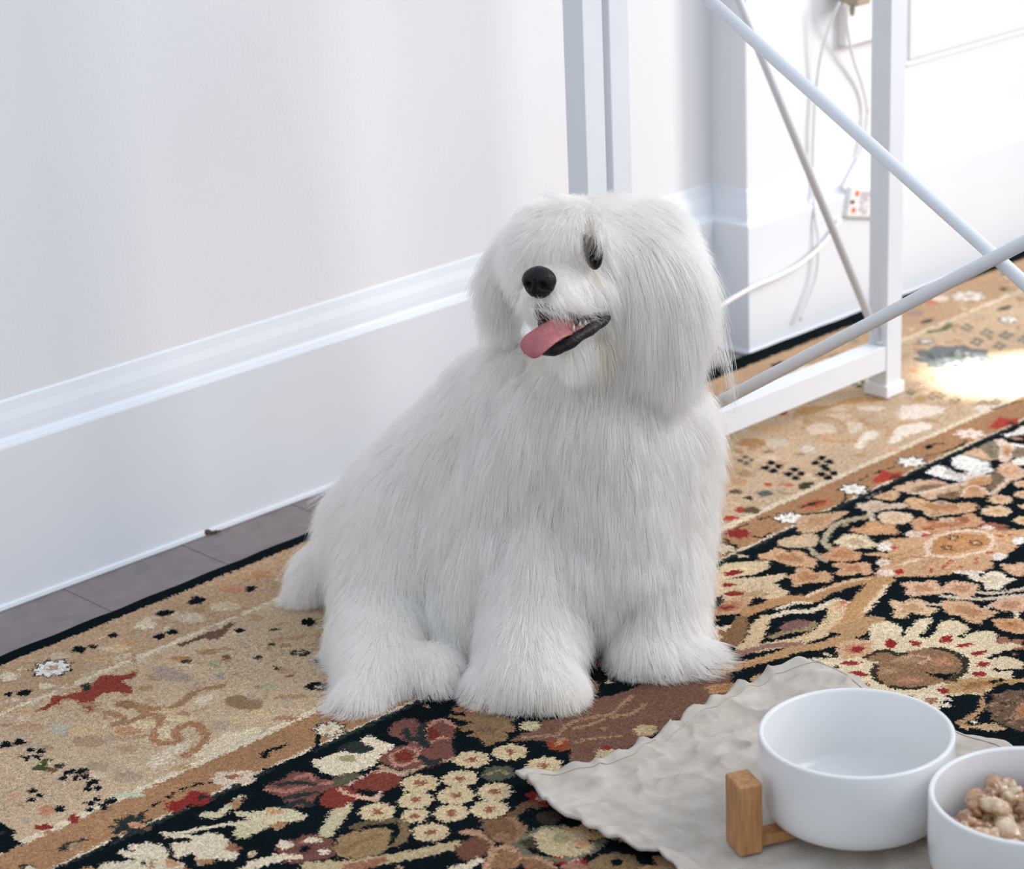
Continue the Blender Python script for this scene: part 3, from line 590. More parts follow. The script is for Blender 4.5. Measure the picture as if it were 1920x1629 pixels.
for x, y in ((1020, 1240), (1245, 1290), (965, 1335)): flw(x, y, 76, (70, 46, 36), (206, 164, 120), 8, None, .3, .45)
for s in ('300 1450 500 1400 700 1330', '420 1500 560 1440 740 1440', '700 1560 820 1470 940 1450'): dline(s, 4, (190, 138, 94))
# --- black field, right middle (zoom D)
cur[0] = 'Dz'
pg('450 170 520 150 640 130 680 160 660 200 600 210 500 205 460 195', T); dline('720 180 740 130 800 70 900 40 1000 20', 4, (178, 160, 130)); dline('720 180 760 220 790 230', 4, (178, 160, 130)); dline('840 80 880 50 960 40', 3, (160, 140, 110)); dline('640 220 690 270 730 290', 3, (178, 160, 130))
pg('570 30 700 10 800 0 860 0 780 50 700 110 600 120 560 100', (200, 160, 120))
pg('880 105 960 90 980 60 1040 55 1060 75 1130 60 1140 90 1160 125 1060 130 960 130', (204, 150, 104)); pg('780 180 840 160 850 140 930 135 980 160 1030 200 980 215 920 200 900 220 840 200', (222, 200, 160))
pg('1060 30 1100 5 1240 15 1230 50 1160 70 1080 60', (224, 194, 160)); pg('1320 0 1360 25 1420 20 1470 0', T)
pg('325 260 400 240 440 215 500 240 560 230 600 250 670 290 660 330 560 320 500 320 440 290 380 285', (208, 160, 118)); pg('700 260 760 240 790 210 870 215 880 240 930 240 930 280 880 290 780 290', (204, 148, 104))
pg('770 310 840 305 900 310 970 300 1000 340 980 370 920 365 850 378 790 370 830 340', (212, 160, 118)); pg('500 385 560 370 560 335 630 340 650 370 740 360 755 410 680 420 600 425 540 450 540 410', (208, 160, 116))
pg('0 380 80 350 130 310 250 300 380 295 370 340 300 370 220 380 160 400 140 430 40 440', (216, 190, 148)); pg('60 460 200 400 330 395 480 370 450 410 340 440 250 460 210 490 60 520', (216, 190, 148)); pg('120 520 250 470 420 430 440 460 500 480 420 520 300 510 180 540 60 580', (214, 186, 144))
pg('0 580 80 540 180 520 280 520 260 560 270 590 150 610 0 620', (200, 150, 112))
for s in ('120 375 150 350 220 345 220 365 140 385', '105 435 140 425 200 438 150 450', '125 490 180 475 250 482 220 500 140 502', '100 575 140 560 185 565 130 585'): pg(s, R_)
dline('260 600 400 550 520 520 640 520 720 480 860 430 980 410 1090 400', 12, (186, 136, 90)); dline('440 580 560 540 640 540', 3, C_); dline('1060 420 980 500 920 580 860 660 830 700', 17, (190, 142, 92)); dline('1090 440 1030 520 960 600', 4, (226, 196, 160)); dline('620 500 760 450 900 410 1000 400', 3.4, (222, 190, 150))
dline('850 700 1010 650 900 720 840 760', 14, (176, 136, 92))
dline('380 640 500 600 640 590 720 560 800 530 850 540', 6, C_); dline('380 640 330 690 300 760 260 820 400 800 520 780 640 750 720 700 790 620 780 570', 12, (210, 180, 136)); pg('750 560 800 530 860 530 850 570 800 590', (220, 178, 140)); ell(835, 540, 30, 12, (196, 120, 88))
pg('340 760 360 730 400 640 500 620 640 605 720 600 720 640 660 700 560 720 440 740', K); pg('460 690 500 660 600 650 640 670 600 710 500 715', (130, 92, 86)); dline('410 745 500 720 620 700 660 660', 5, (150, 130, 90), 2)
dline('200 850 400 800 560 790', 9, (150, 110, 92)); pg('0 620 60 600 40 680 0 720', (196, 160, 110)); pg('100 770 160 680 220 620 260 650 240 740 180 800 120 800', (140, 104, 68)); dline('80 960 300 900 440 860 560 820 700 800 800 770', 11, (184, 140, 94)); pg('290 1060 300 990 380 970 480 950 530 970 460 1020 380 1060 310 1088', (196, 150, 102)); pg('20 1040 100 1030 220 1030 220 1060 120 1080 40 1088', (180, 132, 88)); pg('30 560 60 520 110 500 110 540 60 580', D); pg('0 440 30 380 60 440 40 540 0 560', (80, 66, 48))
pg('1190 430 1260 420 1300 425 1380 415 1410 450 1420 490 1340 490 1260 500 1210 490 1220 460', (218, 172, 136)); pg('1430 470 1480 420 1560 425 1620 430 1640 460 1600 500 1540 505 1480 480', (216, 170, 132)); pg('1590 380 1640 370 1660 400 1720 360 1790 370 1810 400 1880 400 1800 430 1780 460 1700 460 1680 420 1620 410', (228, 212, 184))
pg('1780 310 1860 320 1920 300 1920 380 1840 370', (214, 166, 130)); dline('1650 480 1760 485 1920 460', 4, (206, 186, 160)); dline('1440 505 1560 515 1700 520 1920 495', 4, (206, 186, 160)); dline('1680 580 1740 555 1860 530', 3.4, (206, 180, 150)); dline('1310 545 1400 555 1480 540', 3, (200, 176, 146))
pg('1110 530 1200 540 1250 520 1310 530 1340 570 1400 580 1330 620 1240 600 1200 635 1140 620 1150 580', (214, 176, 134)); pg('1430 540 1500 530 1600 540 1640 570 1700 590 1760 600 1680 640 1640 670 1590 650 1540 620 1470 610', (210, 164, 122)); ell(1630, 605, 24, 16, (190, 124, 84)); pg('1740 540 1820 520 1920 510 1920 590 1800 590 1740 570', (214, 166, 130))
pg('1740 650 1830 640 1920 650 1920 720 1840 720 1780 700', (204, 152, 106)); ell(1840, 672, 14, 10, K); dline('1870 600 1880 640', 3, C_)
# big medallion with red drops
pg('1000 690 1050 660 1120 660 1180 700 1200 750 1240 700 1290 650 1380 640 1360 690 1330 730 1400 720 1420 670 1500 650 1580 690 1560 730 1640 720 1740 720 1750 780 1880 790 1900 810 1760 840 1720 870 1840 870 1900 900 1900 940 1760 940 1840 960 1820 1010 1700 1010 1760 1088 900 1088 840 1010 700 980 570 920 640 880 800 880 820 830 880 780 1000 770', (218, 196, 156))
pg('800 790 880 770 1000 770 1010 840 960 860 830 880', (206, 160, 120)); pg('1500 1010 1700 990 1840 1000 1920 1010 1920 1040 1700 1060 1560 1088 1440 1088', (182, 142, 92)); dline('1190 740 1210 700 1240 680', 5, K); dline('1330 740 1360 710 1400 650', 10, K); dline('1540 745 1600 715', 5, K); dline('1720 875 1800 850 1900 830', 7, K); dline('1750 945 1850 950', 6, K); pg('1700 1010 1800 995 1800 1020 1720 1028', K); dline('740 945 800 930', 5, K); dline('820 1005 880 1000', 8, K)
pg('960 870 990 840 1060 835 1090 820 1130 840 1180 850 1290 820 1400 815 1500 840 1560 890 1550 960 1480 1020 1400 1030 1300 1050 1200 1058 1080 1030 1020 980 1050 910 980 890', (146, 108, 74))
for s in ('970 870 1080 830 1150 850 1200 850', '1380 815 1480 835 1555 880 1560 950 1500 1010', '1030 920 1020 980 1070 1020', '1120 1045 1240 1060 1330 1045'): dline(s, 5, (52, 50, 38))
pg('1250 930 1340 960 1440 970 1520 960 1480 1010 1400 1000 1320 970', K); ell(1200, 890, 90, 22, (168, 128, 94)); ell(1430, 900, 70, 26, (176, 120, 90)); ell(1230, 1010, 90, 20, (170, 118, 88)); ell(1110, 950, 60, 24, (168, 130, 92)); dline('1200 870 1280 860 1350 880 1300 910', 4, (190, 150, 118))
for s in ('1090 800 1100 765 1130 760 1160 790 1130 820', '1235 775 1270 770 1310 795 1260 810', '1415 765 1440 745 1485 735 1480 775 1430 785', '1525 800 1560 785 1620 785 1590 805 1540 815', '1600 850 1640 835 1705 825 1680 850 1620 865', '1630 915 1670 900 1725 905 1690 925 1640 928', '1600 970 1640 955 1700 968 1650 985', '880 820 920 808 970 812 940 838 890 835', '820 905 870 893 945 900 900 918 840 915', '870 958 920 950 980 965 960 980 900 975', '910 1030 960 1025 1000 1035 950 1042', '1400 1060 1440 1055 1480 1085 1420 1085'): pg(s, (154, 44, 44))
# lower right, behind the bowls (zoom I)
cur[0] = 'I'
pgs('1320 760 1560 640 1700 560 1920 540 2200 600 2200 1300 1920 1100 1700 1000 1560 930 1400 910 1330 850', K); pg('1450 840 1540 760 1560 680 1520 640 1440 600 1640 560 1700 540 1560 640 1590 720 1540 800 1460 870 1360 905 1340 880', (176, 134, 92)); ell(1440, 665, 50, 32, K); ell(1240, 710, 40, 26, K)
pg('1620 760 1700 660 1780 620 1920 620 2100 700 2100 960 1900 960 1800 920 1700 880', (110, 84, 66)); 
rq = random.Random(4)
for _ in range(90): ell(rq.uniform(1640, 2080), rq.uniform(640, 950), rq.uniform(10, 26), rq.uniform(7, 15), rq.choice([K, (150, 110, 86), (70, 54, 46), (176, 132, 104)]))
ell(1920, 790, 80, 60, (170, 116, 76)); pg('1500 920 1600 900 1700 910 1760 940 1640 960 1560 940', (196, 160, 116)); ell(1490, 890, 10, 8, W_)

lim = int((1.36 - V0) / PXM); reg = canvas[:lim]; blk = (np.abs(reg - np.array(K, np.float32)).sum(-1) < 1)
for sh, ax_ in ((1, 0), (-1, 1), (-1, 0), (1, 1)):
    nb_ = np.roll(reg, sh, ax_); m_ = blk & ~(np.abs(nb_ - np.array(K, np.float32)).sum(-1) < 1); reg[m_] = nb_[m_]; blk &= ~m_
# small leaves in the gaps of the black field
Kf = np.array(K, np.float32)
for k in range(1500):
    u, v = rr.uniform(.75, 2.3), rr.uniform(.75, 1.36); j, i = int((v - V0) / PXM), int((u - U0) / PXM)
    s_ = int(.0058 / PXM); blk = canvas[j - s_:j + s_, i - s_:i + s_]
    if blk.size == 0 or np.abs(blk - Kf).sum(-1).mean() > 4: continue
    a = rr.uniform(0, 6.28); L = rr.uniform(.0046, .0075); c = rr.choice([(196, 156, 116), (176, 130, 92), (206, 180, 142), (150, 104, 76), (204, 162, 132)])
    if u < 1.35: L *= .7
    pip([(u + L * math.cos(t) * math.cos(a) - L * .5 * math.sin(t) * math.sin(a) * (1 + .3 * math.cos(3 * t)), v + L * math.cos(t) * math.sin(a) + L * .5 * math.sin(t) * math.cos(a)) for t in np.linspace(0, 6.28, 14)], c)
# wool look: the drawn colours go onto the rug as an image built here, the nodes fray its edges and add pile
img = bpy.data.images.new('rug_pattern', CWd, CHt, alpha=False, float_buffer=False)
buf = np.ones((CHt, CWd, 4), np.float32); lum = (canvas @ np.array([.3, .59, .11], np.float32))[..., None]; canvas = canvas * .84 + lum * .16 * np.array([1.02, 1.0, .99], np.float32); canvas = np.clip(canvas * np.where(canvas > 60, 1.045, 1.0), 0, 255); buf[..., :3] = canvas / 255.0
img.pixels.foreach_set(buf.ravel()); img.update(); img.pack()
def rug_mat():
    m = bpy.data.materials.new('rug_wool'); m.use_nodes = True; nt = m.node_tree; b = nt.nodes['Principled BSDF']; L = nt.links.new; N = nt.nodes.new
    b.inputs['Roughness'].default_value = 0.95; b.inputs['Specular IOR Level'].default_value = 0.02
    tc = N('ShaderNodeTexCoord')
    def warp(scale, amp, src):
        n = N('ShaderNodeTexNoise'); n.inputs['Scale'].default_value = scale; n.inputs['Detail'].default_value = 2; L(tc.outputs['Object'], n.inputs['Vector'])
        s = N('ShaderNodeVectorMath'); s.operation = 'SUBTRACT'; s.inputs[1].default_value = (.5, .5, .5); L(n.outputs['Color'], s.inputs[0])
        k = N('ShaderNodeVectorMath'); k.operation = 'SCALE'; k.inputs['Scale'].default_value = amp; L(s.outputs[0], k.inputs[0])
        a = N('ShaderNodeVectorMath'); L(src, a.inputs[0]); L(k.outputs[0], a.inputs[1]); return a.outputs[0]
    w1 = warp(520, 0.0100, tc.outputs['Object']); w2 = warp(190, 0.0085, w1)
    mp = N('ShaderNodeVectorMath'); mp.operation = 'SUBTRACT'; mp.inputs[1].default_value = (U0, V0, 0); L(w2, mp.inputs[0])
    mq = N('ShaderNodeVectorMath'); mq.operation = 'DIVIDE'; mq.inputs[1].default_value = (CWd * PXM, CHt * PXM, 1); L(mp.outputs[0], mq.inputs[0])
    im = N('ShaderNodeTexImage'); im.image = img; im.interpolation = 'Linear'; im.extension = 'EXTEND'; L(mq.outputs[0], im.inputs['Vector'])
    def mul(col, scale, lo, hi, det=2):
        n = N('ShaderNodeTexNoise'); n.inputs['Scale'].default_value = scale; n.inputs['Detail'].default_value = det; L(tc.outputs['Object'], n.inputs['Vector'])
        mr = N('ShaderNodeMapRange'); mr.inputs['From Min'].default_value = .3; mr.inputs['From Max'].default_value = .7; mr.inputs['To Min'].default_value = lo; mr.inputs['To Max'].default_value = hi
        L(n.outputs['Fac'], mr.inputs['Value']); v = N('ShaderNodeVectorMath'); v.operation = 'SCALE'; L(col, v.inputs[0]); L(mr.outputs[0], v.inputs['Scale']); return v.outputs[0]
    c = mul(im.outputs['Color'], 900, .50, 1.42); c = mul(c, 260, .78, 1.18); c = mul(c, 9, .90, 1.10)
    L(c, b.inputs['Base Color'])
    n = N('ShaderNodeTexNoise'); n.inputs['Scale'].default_value = 750; n.inputs['Detail'].default_value = 3; L(tc.outputs['Object'], n.inputs['Vector'])
    bp = N('ShaderNodeBump'); bp.inputs['Strength'].default_value = .9; bp.inputs['Distance'].default_value = .0020
    L(n.outputs['Fac'], bp.inputs['Height']); L(bp.outputs[0], b.inputs['Normal'])
    return m
NXr, NYr = 500, 260
ru = np.linspace(0.32, 2.93, NXr); eg = np.interp(ru, uu1, edge)
verts = []; 
for i in range(NXr):
    e = eg[i] + 0.0007 * math.sin(ru[i] * 90) + 0.0006 * mn.noise(Vector((ru[i] * 60, 0, 0)))
    for j in range(NYr):
        t = j / (NYr - 1); v = 0.22 + (e - 0.22) * (1 - (1 - t) ** 1.5)
        dz = min(1, (e - v) / 0.006); z = RUGZ * (0.35 + 0.65 * math.sqrt(max(0, dz * (2 - dz))))
        z += 0.0006 * mn.noise(Vector((ru[i] * 18, v * 18, 0))) * dz
        verts.append((ru[i], v, z))
nb = len(verts)
for i in range(NXr):
    verts.append((ru[i], eg[i], 0.0002)); verts.append((ru[i], 0.22, 0.0002))
faces = [(i * NYr + j, (i + 1) * NYr + j, (i + 1) * NYr + j + 1, i * NYr + j + 1) for i in range(NXr - 1) for j in range(NYr - 1)]
for i in range(NXr - 1):
    faces.append((i * NYr + NYr - 1, (i + 1) * NYr + NYr - 1, nb + 2 * (i + 1), nb + 2 * i)); faces.append((i * NYr, nb + 2 * i + 1, nb + 2 * (i + 1) + 1, (i + 1) * NYr))
    faces.append((nb + 2 * i, nb + 2 * i + 2, nb + 2 * i + 3, nb + 2 * i + 1))
me = bpy.data.meshes.new('rug'); me.from_pydata(verts, [], faces)
rug = link_mesh('rug', me, rug_mat(), None, True)
tag(rug, 'large wool rug with black floral field, tan borders and black edge', 'rug')
# ------------------------------------------------------------------ linen mat
def linen():
    m = bpy.data.materials.new('linen'); m.use_nodes = True; nt = m.node_tree; b = nt.nodes['Principled BSDF']
    b.inputs['Roughness'].default_value = 0.95; b.inputs['Specular IOR Level'].default_value = 0.15
    tc = nt.nodes.new('ShaderNodeTexCoord')
    n = nt.nodes.new('ShaderNodeTexNoise'); n.inputs['Scale'].default_value = 55; n.inputs['Detail'].default_value = 6
    nt.links.new(tc.outputs['Object'], n.inputs['Vector'])
    r = nt.nodes.new('ShaderNodeValToRGB'); r.color_ramp.elements[0].position = .3; r.color_ramp.elements[1].position = .7
    r.color_ramp.elements[0].color = tuple(lin((182, 173, 162))) + (1,); r.color_ramp.elements[1].color = tuple(lin((208, 200, 191))) + (1,)
    nt.links.new(n.outputs['Fac'], r.inputs[0]); nt.links.new(r.outputs[0], b.inputs['Base Color'])
    h = None
    for rot in (0.12, 0.12 + PI / 2):
        mp = nt.nodes.new('ShaderNodeMapping'); mp.inputs['Rotation'].default_value = (0, 0, rot)
        nt.links.new(tc.outputs['Object'], mp.inputs['Vector'])
        wv = nt.nodes.new('ShaderNodeTexWave'); wv.inputs['Scale'].default_value = 320; wv.inputs['Distortion'].default_value = 1.5; wv.inputs['Detail'].default_value = 2
        nt.links.new(mp.outputs[0], wv.inputs['Vector'])
        if h is None: h = wv
        else:
            ad = nt.nodes.new('ShaderNodeMath'); ad.operation = 'ADD'
            nt.links.new(h.outputs['Fac'], ad.inputs[0]); nt.links.new(wv.outputs['Fac'], ad.inputs[1]); h = ad
    bp = nt.nodes.new('ShaderNodeBump'); bp.inputs['Strength'].default_value = 0.35; bp.inputs['Distance'].default_value = 0.0006
    nt.links.new(h.outputs[0], bp.inputs['Height']); nt.links.new(bp.outputs[0], b.inputs['Normal'])
    return m
M_LINEN = linen()
def fl(pts, z=RUGZ + .004): return np.array([F(x, y, z)[:2] for x, y in pts])
def resample(P, n):
    P = catmull(P, 12); d = np.r_[0, np.cumsum(np.linalg.norm(np.diff(P, axis=0), axis=1))]
    t = np.linspace(0, d[-1], n); return np.stack([np.interp(t, d, P[:, i]) for i in range(2)], 1)
NU, NV = 190, 150
e_lt = resample(fl([(968, 1470), (1030, 1452), (1100, 1441), (1160, 1425), (1200, 1405), (1265, 1368), (1290, 1348), (1335, 1328), (1380, 1300), (1430, 1280), (1500, 1266), (1530, 1262)]), NU)
e_br = resample(fl([(1280, 1850), (1500, 1800), (1800, 1700), (2160, 1540)]), NU)
e_lb = resample(fl([(968, 1470), (1000, 1490), (1040, 1532), (1090, 1560), (1180, 1598), (1262, 1636), (1280, 1700), (1280, 1850)]), NV)
e_tr = resample(fl([(1530, 1262), (1600, 1280), (1700, 1335), (1790, 1372), (1840, 1380), (1893, 1398), (2000, 1450), (2160, 1540)]), NV)
uu = np.linspace(0, 1, NU)[:, None, None]; vv = np.linspace(0, 1, NV)[None, :, None]
G = (1 - vv) * e_lt[:, None] + vv * e_br[:, None] + (1 - uu) * e_lb[None] + uu * e_tr[None] \
    - ((1 - uu) * (1 - vv) * e_lt[0] + uu * (1 - vv) * e_lt[-1] + (1 - uu) * vv * e_br[0] + uu * vv * e_br[-1])
B1 = F(1606, 1370, .088)[:2]; B2 = F(1934, 1487, .088)[:2]
from mathutils import noise as mn
Zc = np.zeros((NU, NV))
for i in range(NU):
    for j in range(NV):
        x, y = G[i, j]
        n1 = mn.noise(Vector((x * 22, y * 40, 1.3))); n2 = mn.noise(Vector((x * 60 + y * 25, y * 60, 4.1)))
        n3 = mn.noise(Vector((x * 130, y * 150, 7.7)))
        ridge = 1 - abs(mn.noise(Vector((x * 30 + y * 12, y * 34, 9.2)))) * 2
        z = 0.0026 * n1 + 0.0022 * n2 + 0.0010 * n3 + 0.0042 * max(0, ridge) ** 4
        uq, vq = i / (NU - 1), j / (NV - 1)
        e = min(vq, uq, 1)
        z += 0.0060 * math.exp(-(vq / 0.035) ** 2) * (0.55 + 0.6 * math.sin(uq * 31) ** 2)          # rolled hem lifts
        z += 0.0075 * math.exp(-(uq / 0.05) ** 2)
        z += 0.009 * math.exp(-((uq - .93) / 0.07) ** 2 - (vq / .22) ** 2)                          # fold at the top corner
        db = min(math.hypot(x - B1[0], y - B1[1]), math.hypot(x - B2[0], y - B2[1])); k_ = min(1, max(0, (db - .098) / .045)); k_ = k_ * k_ * (3 - 2 * k_)
        Zc[i, j] = z * k_ + .0002 * (1 - k_)
Zc = RUGZ + 0.0035 + np.maximum(Zc + 0.0015, 0.0)
verts = [(G[i, j, 0], G[i, j, 1], Zc[i, j]) for i in range(NU) for j in range(NV)]
faces = [(i * NV + j, i * NV + j + 1, (i + 1) * NV + j + 1, (i + 1) * NV + j) for i in range(NU - 1) for j in range(NV - 1)]
me = bpy.data.meshes.new('linen_mat'); me.from_pydata(verts, [], faces)
mt = link_mesh('linen_mat', me, M_LINEN, None, True)
bm = bmesh.new(); bm.from_mesh(me)
bmesh.ops.recalc_face_normals(bm, faces=bm.faces)
if sum(f.normal.z for f in bm.faces) < 0: bmesh.ops.reverse_faces(bm, faces=bm.faces)
bm.to_mesh(me); bm.free()
sd = mt.modifiers.new('thickness', 'SOLIDIFY'); sd.thickness = 0.0026; sd.offset = -1
tag(mt, 'wrinkled beige linen mat lying on the rug under the bowls', 'mat')
# stitched hem lines along the two edges in view
def hem(i_or_none, j_or_none, rows):
    pts = []
    for a, b in rows: pts.append((G[a, b, 0], G[a, b, 1], Zc[a, b] + 0.0005))
    return pts
M_SEAM = mat('hem_thread', (196, 186, 172), 0.9)
hm = tube('hem_seam', hem(0, 0, [(i, 4) for i in range(2, NU - 2, 3)]), 0.0005, M_SEAM, None, 6, 2)
hm.parent = mt
hm = tube('hem_seam', hem(0, 0, [(NU - 6, j) for j in range(2, NV - 2, 3)]), 0.0005, M_SEAM, None, 6, 2)
hm.parent = mt

# ------------------------------------------------------------------ bowls
M_CER = mat('white_ceramic', (230, 230, 230), 0.22, 0.01, 12, coat=0.25, spec=0.45)
def wood():
    m = mat('light_wood', (176, 124, 78), 0.55, 0.0)
    nt = m.node_tree; b = nt.nodes['Principled BSDF']; tc = nt.nodes.new('ShaderNodeTexCoord')
    mp = nt.nodes.new('ShaderNodeMapping'); mp.inputs['Scale'].default_value = (60, 60, 7)
    n = nt.nodes.new('ShaderNodeTexNoise'); n.inputs['Scale'].default_value = 5; n.inputs['Detail'].default_value = 6
    nt.links.new(tc.outputs['Object'], mp.inputs[0]); nt.links.new(mp.outputs[0], n.inputs['Vector'])
    r = nt.nodes.new('ShaderNodeValToRGB'); r.color_ramp.elements[0].position = .3; r.color_ramp.elements[1].position = .72
    r.color_ramp.elements[0].color = tuple(lin((158, 106, 62))) + (1,); r.color_ramp.elements[1].color = tuple(lin((192, 142, 92))) + (1,)
    nt.links.new(n.outputs['Fac'], r.inputs[0]); nt.links.new(r.outputs[0], b.inputs['Base Color'])
    return m
M_WOOD = wood()
ZR = RUGZ + 0.080
def bowl(px, py, rpx, label):
    c = F(px, py, ZR); Zc_ = (c - CAM).dot(f_); R = rpx / FPX * Zc_
    base = RUGZ + 0.0165; H = ZR - base
    root = empty('pet_bowl', (c[0], c[1], RUGZ + .004)); tag(root, label, 'bowl', 'pet bowls on the linen mat')
    th = 0.0042
    prof = [(0.0, 0.0), (R * .80, 0.0), (R * .865, 0.0014), (R * .925, 0.005), (R * .972, 0.0115), (R * .992, .020), (R, .030), (R, H - .0015),
            (R - .0006, H - .0003), (R - .0018, H), (R - th + .0006, H - .0003), (R - th, H - .0016), (R - th, .022), (R * .93, .013), (R * .86, .0072), (R * .74, .0050), (0.0, .0045)]
    b = lathe('bowl_body', prof, (c[0], c[1], base), M_CER, root)
    return root, c, R, base
b1, c1_, R1, base1 = bowl(1606, 1370, 184, 'empty white ceramic pet bowl in a light wooden stand')
b2, c2_, R2, base2 = bowl(1934, 1487, 191, 'white ceramic pet bowl filled with chopped meat at the frame corner')
# wooden stand of the empty bowl: crossbar under the bowl with an upright block at each end
def stand(c, R, dirv, label, base, arms):
    dirv = np.array(dirv, float); dirv /= np.linalg.norm(dirv)
    rt = empty('bowl_stand', (c[0], c[1], RUGZ + .004)); tag(rt, label, 'bowl stand')
    ang = math.atan2(dirv[1], dirv[0]); wd_ = 0.0125
    def rotbox(name, lo, hi, bev):
        bm = box_bm(lo, hi, bev, 3); bm.transform(Matrix.Translation((c[0], c[1], 0)) @ Matrix.Rotation(ang, 4, 'Z'))
        return from_bm(name, bm, M_WOOD, rt)
    z0 = RUGZ + .0085
    for k, (da, up_) in enumerate(arms):
        rot = Matrix.Translation((c[0], c[1], 0)) @ Matrix.Rotation(ang + da, 4, 'Z')
        bm = box_bm((0.004 if k else -.008, -wd_, z0), (R + 0.011 if up_ else R - .002, wd_, base - .0002), 0.0012, 3) if 0 else box_bm((0.004 if k else -.008, -.0075, z0), (R + 0.011 if up_ else R - .002, .0075, base - .0002), 0.0012, 3); bm.transform(rot)
        from_bm('crossbar', bm, M_WOOD, rt)
        if up_:
            bm = box_bm((R + 0.0090, -wd_, z0 - .002), (R + 0.0270, wd_, z0 + 0.053), 0.0022, 3); bm.transform(rot)
            from_bm('upright', bm, M_WOOD, rt)
    return rt
q = F(1404, 1578, RUGZ + .01)[:2]
def ang_of(v, ref): return math.atan2(v[1], v[0]) - math.atan2(ref[1], ref[0])
d1_ = q - c1_[:2]
stand(c1_, R1, d1_, 'light brown wooden stand with upright block left of the empty bowl', base1, [(0, 1), (ang_of(FH, d1_), 1), (ang_of(F(1735, 1600)[:2] - c1_[:2], d1_), 0)])
stand(c2_, R2, (FH[0], FH[1]), 'light brown wooden stand mostly hidden under the bowl of meat', base2, [(-0.5, 1), (-2.5, 1), (ang_of(F(1722, 1660)[:2] - c2_[:2], FH), 0)])

# ------------------------------------------------------------------ chopped meat
def meat_mat(name, rgb, dark):
    m = mat(name, rgb, 0.22, 0.0, coat=1.0, sub=0.0)
    nt = m.node_tree; b = nt.nodes['Principled BSDF']; tc = nt.nodes.new('ShaderNodeTexCoord')
    b.inputs['Coat Roughness'].default_value = 0.08
    n = nt.nodes.new('ShaderNodeTexNoise'); n.inputs['Scale'].default_value = 190; n.inputs['Detail'].default_value = 4
    nt.links.new(tc.outputs['Object'], n.inputs['Vector'])
    r = nt.nodes.new('ShaderNodeValToRGB'); r.color_ramp.elements[0].position = .35; r.color_ramp.elements[1].position = .62
    r.color_ramp.elements[0].color = tuple(lin(dark)) + (1,); r.color_ramp.elements[1].color = tuple(lin(rgb)) + (1,)
    nt.links.new(n.outputs['Fac'], r.inputs[0]); nt.links.new(r.outputs[0], b.inputs['Base Color'])
    bp = nt.nodes.new('ShaderNodeBump'); bp.inputs['Strength'].default_value = .8; bp.inputs['Distance'].default_value = .0012
    n2 = nt.nodes.new('ShaderNodeTexNoise'); n2.inputs['Scale'].default_value = 420; nt.links.new(tc.outputs['Object'], n2.inputs['Vector'])
    nt.links.new(n2.outputs['Fac'], bp.inputs['Height']); nt.links.new(bp.outputs[0], b.inputs['Normal']); nt.links.new(bp.outputs[0], b.inputs['Coat Normal'])
    return m
M_MEAT = [meat_mat('meat_pale', (222, 200, 170), (188, 144, 104)), meat_mat('meat_brown', (186, 142, 100), (128, 78, 46)), meat_mat('meat_orange', (206, 112, 62), (168, 74, 36))]
meshes = []; ext_ = []
for k in range(8):
    bm = bmesh.new(); rr = random.Random(40 + k)
    nb = rr.choice([2, 3, 3, 4])
    p = Vector((0, 0, 0))
    for _ in range(nb):
        add_ball(bm, p, rr.uniform(.0028, .0054), 3, (rr.uniform(.9, 1.3), rr.uniform(.8, 1.1), rr.uniform(.7, 1)))
        p = p + Vector((rr.uniform(.003, .006), rr.uniform(-.004, .004), rr.uniform(-.002, .002)))
    for v in bm.verts: v.co += v.co.normalized() * (0.0022 * mn.noise(v.co * 330 + Vector((k, 0, 0))) + .0009 * mn.noise(v.co * 900))
    cen_ = sum((v.co for v in bm.verts), Vector()) / len(bm.verts)
    for v in bm.verts: v.co -= cen_
    ext_.append(max(v.co.length for v in bm.verts))
    me = bpy.data.meshes.new('meat_chunk'); bm.to_mesh(me); bm.free()
    me.polygons.foreach_set('use_smooth', [True] * len(me.polygons)); meshes.append(me)
variants = [[None] * 3 for _ in meshes]
def variant(k, c):
    if variants[k][c] is None:
        me = meshes[k].copy(); me.materials.append(M_MEAT[c]); variants[k][c] = me
    return variants[k][c]
rr = random.Random(77); placed = []
for layer, (zz, rad, n) in enumerate([(0.022, R2 - .018, 18), (0.032, R2 - .012, 36), (0.042, R2 - .016, 28)]):
    tries = 0; cnt = 0
    while cnt < n and tries < 900:
        tries += 1
        a = rr.uniform(0, 2 * PI); r = rad * math.sqrt(rr.random())
        x, y = c2_[0] + r * math.cos(a), c2_[1] + r * math.sin(a)
        if any((x - px_) ** 2 + (y - py_) ** 2 < (.0125) ** 2 and l == layer for px_, py_, l in placed): continue
        placed.append((x, y, layer)); cnt += 1
        c = 0 if rr.random() < .62 else 1
        if layer >= 1 and rr.random() < .06: c = 2
        kk = rr.randrange(8); sc = rr.uniform(1.25, 1.85); lim_ = R2 - .0055 - ext_[kk] * sc * .97
        if r > lim_: x, y = c2_[0] + lim_ * math.cos(a), c2_[1] + lim_ * math.sin(a)
        o = bpy.data.objects.new('meat_chunk', variant(kk, c)); COL.objects.link(o)
        o.location = (x, y, base2 + zz + rr.uniform(-.002, .002)); o.rotation_euler = (rr.uniform(-.7, .7), rr.uniform(-.7, .7), rr.uniform(0, 6.28))
        o.scale = (sc, sc, sc)
        tag(o, 'glossy cooked meat chunk piled in the white pet bowl', 'meat', 'meat chunks in the filled bowl')
